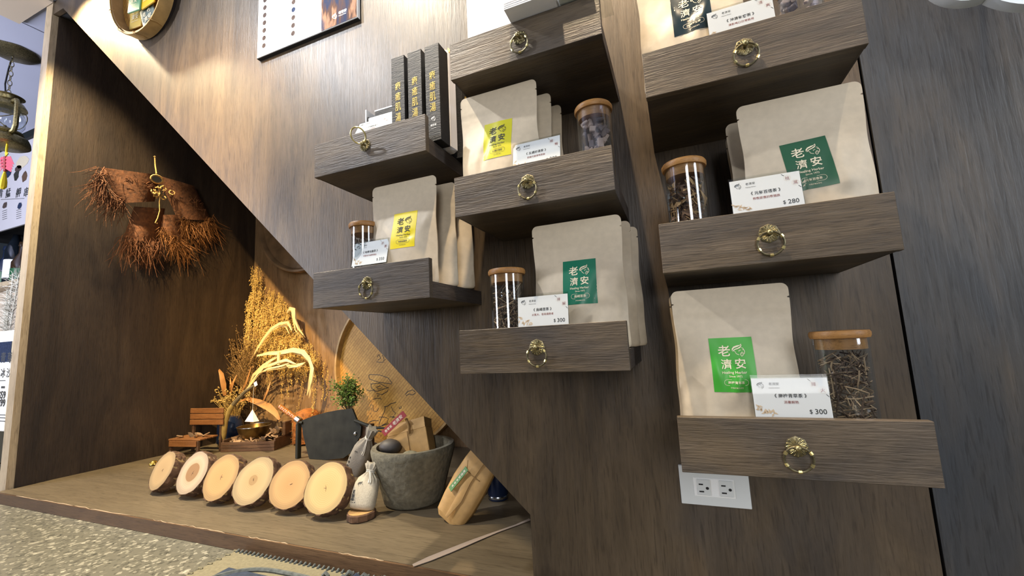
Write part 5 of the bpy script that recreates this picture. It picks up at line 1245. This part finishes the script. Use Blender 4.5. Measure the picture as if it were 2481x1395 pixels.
for s_ in (1, -1):
    m = MB()
    for i in range(4):
        a = at_y(14, 382 + 8 * i, ly); b = at_y(14 + s_ * (20 - 2 * i), 398 + 6 * i, ly - .01); m.ribbon([a, (a + b) / 2 + Vector((0, 0, .012)), b], [.004, .013, .002], (0, -1, .2), .001, 0, .2)
    m.build('ribbon_fin', 'pink', td, off=of)
m = MB(); m.tube([at_y(14, 380, ly), at_y(13, 415, ly)], .008, 6); m.build('ribbon_spine', 'tag_red', td, off=of)
m = MB(); m.tube([at_y(u, v, ly) for u, v in ((12, 416), (11, 422), (9, 440), (7, 452), (5, 456))], [.004, .007, .013, .014, .010], 8); m.build('yellow_tassel', 'yellow', td, off=of)
# menu board
YM = .75
q0, q1 = at_y(64, 334, YM), at_y(40, 545, YM)
mw = thing('menu_board', 'white illustrated menu board on the far wall below the lantern', 'menu board', (-4.95, YM, 1.18))
m = MB(); m.rbox(0, .83, 0, .012, 0, .64, .001); m.build('board', 'menu_paper', mw, angle=0)
def blotch(cx, cz, r, mat, name, n=9, sx=1.0):
    k = Ink(); rs_ = random.Random(int(cx * 1000)); k.poly([(cx + sx * r * rs_.uniform(.7, 1.15) * cos(2 * pi * i / n), cz + r * rs_.uniform(.6, 1.1) * sin(2 * pi * i / n)) for i in range(n)]); k.wrap(lambda a, b: (a, -.0008 - .0001 * (abs(hash(name)) % 5), b)).build(name, mat, mw, angle=0)
def mp(u, v): p = at_y(u, v, YM); return p.x + 4.95, p.z - 1.18
for u, v, r, mt, nm, sx in ((45, 345, .05, 'lab_forest', 'painted_foliage', 1.6), (18, 355, .05, 'tag_red', 'painted_roof', 1.5), (55, 392, .05, 'linen', 'painted_hill', 1.8), (45, 408, .03, 'icon', 'painted_cloud', 1.8), (40, 425, .045, 'iron', 'painted_figure', 1.0), (60, 428, .045, 'darkwood', 'painted_barrel', 1.0), (20, 420, .04, 'icon_blue', 'painted_water', 1.6), (12, 497, .03, 'icon', 'painted_dish', 1.3), (48, 498, .03, 'icon_blue', 'painted_tile', 1.0)):
    a, b = mp(u, v); blotch(a, b, r, mt, nm, sx=sx)
k = Ink()
for ch, u, v in (('艋', 20, 467), ('舺', 45, 466), ('青', 2, 468), ('串', 64, 465)): a, b = mp(u, v); k.text(ch, a, b, h=.072, bold=.01)
for i in range(5): a, b = mp(6, 512 + 5 * i); k.stroke([(a, b), (a + .07, b)], .003); a, b = mp(40, 510 + 5 * i); k.stroke([(a, b), (a + .07, b)], .003)
a, b = mp(4, 474); a2, b2 = mp(60, 474); k.stroke([(a, b - .03), (a2, b2 - .02)], .003)
k.wrap(lambda a, b: (a, -.0014, b)).build('menu_lettering', 'ink', mw, angle=0)
# dark shelf with bottles
sz = at_y(20, 682, YM).z
m = MB(); m.box(-5.2, -4.06, YM + .30, YM + .32, sz, 1.859); m.box(-5.2, -4.06, YM + .0125, YM + .2995, 1.22, 1.859); struct('trim_7', m, 'dark')
ct = thing('back_counter', 'grey counter ledge behind the left edge of the panel', 'counter', (-5.2, YM - .02, ZF))
MB().rbox(0, 1.1, 0, .34, sz - ZF - .035, sz - ZF - .001, .002).build('counter_top', 'edge', ct, angle=0)
MB().box(0.02, 1.08, .10, .32, .001, sz - ZF - .036).build('counter_body', 'beige', ct, angle=0)
for i, (u, mt, lb) in enumerate(((30, 'glass_dark', 'tall dark bottle with a spout on the back counter'), (10, 'felt', 'dark blue bottle at the left on the back counter'), (48, 'bronze_glass', 'brown bottle beside the panel edge on the back counter'))):
    q = at_y(u, 676, YM + .16); hh = .56 if i == 0 else .36
    m = MB(); m.lathe([(.05, 0), (.054, .005), (.054, hh * .55), (.02, hh * .75), (.018, hh * .9), (.024, hh * .91), (.02, hh), (0, hh)], 20); o = m.build('shelf_bottle', mt, angle=40, loc=(q.x, YM + .16, sz - .0004)); tag(o, lb, 'bottle', 'bottles on the back counter')
    m = MB(); m.lathe([(.0545, hh * .15), (.0552, hh * .16), (.0552, hh * .4), (.0545, hh * .41)], 20, ring=True); m.build('bottle_label', 'card' if i == 0 else 'lab_forest', o)
# pampas plumes
q = at_y(20, 735, .50); pv = thing('pampas_plumes', 'pale feathery pampas plumes behind the standing sign at the far left', 'plant', (q.x, .50, ZF)); rr = random.Random(71)
m = MB(); m.lathe([(.05, .001), (.07, .01), (.08, .25), (.05, .4), (.045, .42)], 18); m.build('vase', 'bluegrey', pv)
for k_ in range(5):
    m = MB(); b0 = Vector((0, 0, .35)); tpv = Vector((rr.uniform(-.10, .13), rr.uniform(-.05, .05), q.z - ZF + rr.uniform(.02, .20)))
    m.tube([b0, (b0 + tpv) / 2, tpv], .003, 4)
    for i in range(230):
        p = b0.lerp(tpv, rr.uniform(.25, 1)); d = Vector((rr.gauss(0, .035), rr.gauss(0, .02), rr.uniform(-.01, .06))); m.tube([p, p + d * .6, p + d + Vector((0, 0, -.01))], [.0012, .001, .0004], 3, cap=False)
    m.build('plume', 'pampas', pv, kind='stuff', angle=0)
# standing price sign
YS = .36
p0, p1 = at_y(26, 800, YS), at_y(10, 1046, YS)
sg = thing('standing_price_sign', 'white standing price sign with a navy band, cropped at the left edge', 'sign', (-3.45, YS, ZF + .0006))
zt = p0.z - ZF; zb = p1.z - ZF
a0 = p0.x + 3.45
m = MB(); m.rbox(a0 - .36, a0 + .03, 0, .010, zb, zt, .004); m.build('sign_panel', 'white', sg, angle=0)
m = MB(); m.box(a0 - .355, a0 + .027, -.0012, -.0002, zt - .155, zt - .055); m.build('navy_band', 'icon_blue', sg, angle=0)
m = MB(); m.rbox(a0 - .20, a0 - .16, .012, .03, .01, zb + .05, .003); m.rbox(a0 - .32, a0 - .02, -.09, .12, 0, .012, .003); m.build('stand', 'iron', sg, angle=0)
k = Ink()
def sp(u, v): p = at_y(u, v, YS); return p.x + 3.45, p.z - ZF
for s_, u, v, h in (('青', 9, 866, .052), ('草', 25, 866, .052), ('冰', 8, 903, .046), ('沙', 22, 903, .046)): a, b = sp(u, v); k.text(s_, a, b, h=h, bold=.01)
for s_, u, v, w in (('$59', 5, 958, .075), ('$99', 4, 977, .075)): a, b = sp(u, v); k.text(s_, a, b, w=w, bold=.03)
for i in range(3): a, b = sp(5 + 3 * i, 938); k.disc(a, b, .006)
for v in (922, 1005, 1012, 1020): a, b = sp(4, v); k.stroke([(a - .05, b), (a + .04, b)], .004)
k.wrap(lambda a, b: (a, -.0016, b)).build('sign_lettering', 'ink', sg, angle=0)

# ================================================================== DOOR MAT
c0 = at_z(576, 1340, ZF); mt_ = thing('woven_door_mat', 'woven door mat with stitched grey border and blue yarn on the floor', 'mat', (c0.x, c0.y, ZF + .0004))
m = MB(); m.rbox(0, .52, -.62, -.006, 0, .009, .003); m.build('mat_border', 'matborder', mt_, angle=0)
m = MB(); m.rbox(.075, .445, -.56, -.075, .0085, .0125, .002); m.build('blue_field', 'matblue', mt_, angle=0)
m = MB(); ov = [(.26 + .20 * math.copysign(abs(cos(a)) ** .6, cos(a)), -.32 + .265 * math.copysign(abs(sin(a)) ** .6, sin(a)), .0125) for a in [2 * pi * i / 60 for i in range(60)]]; m.tube(ov, .005, 6, closed=True); m.build('oval_braid', 'matgrey', mt_)
for i in range(34):
    m = MB(); x = .006 + .0149 * i; m.tube([(x, -.002, .001), (x + .003, -.004, .0115), (x + .007, -.014, .010)], .0028, 5); m.build('edge_stitch', 'matgrey', mt_)
for i in range(26):
    m = MB(); y = -.012 - .0225 * i; m.tube([(-.002, y, .001), (.000, y + .003, .0112), (.010, y + .006, .0096)], .0026, 5); m.build('edge_stitch', 'matborder', mt_)
rr = random.Random(15)
for i in range(30):
    x = .33 + rr.uniform(0, .17); y = rr.uniform(-.075, -.012); a = rr.uniform(-.5, .9); L_ = rr.uniform(.012, .026)
    m = MB(); m.tube([(x, y, .009), (x + L_ * .5 * cos(a), y + L_ * .5 * sin(a), .017), (x + L_ * cos(a), y + L_ * sin(a), .010)], .0042, 6); m.build('yarn_loop', 'matblue' if i % 3 == 0 else 'matgrey', mt_)
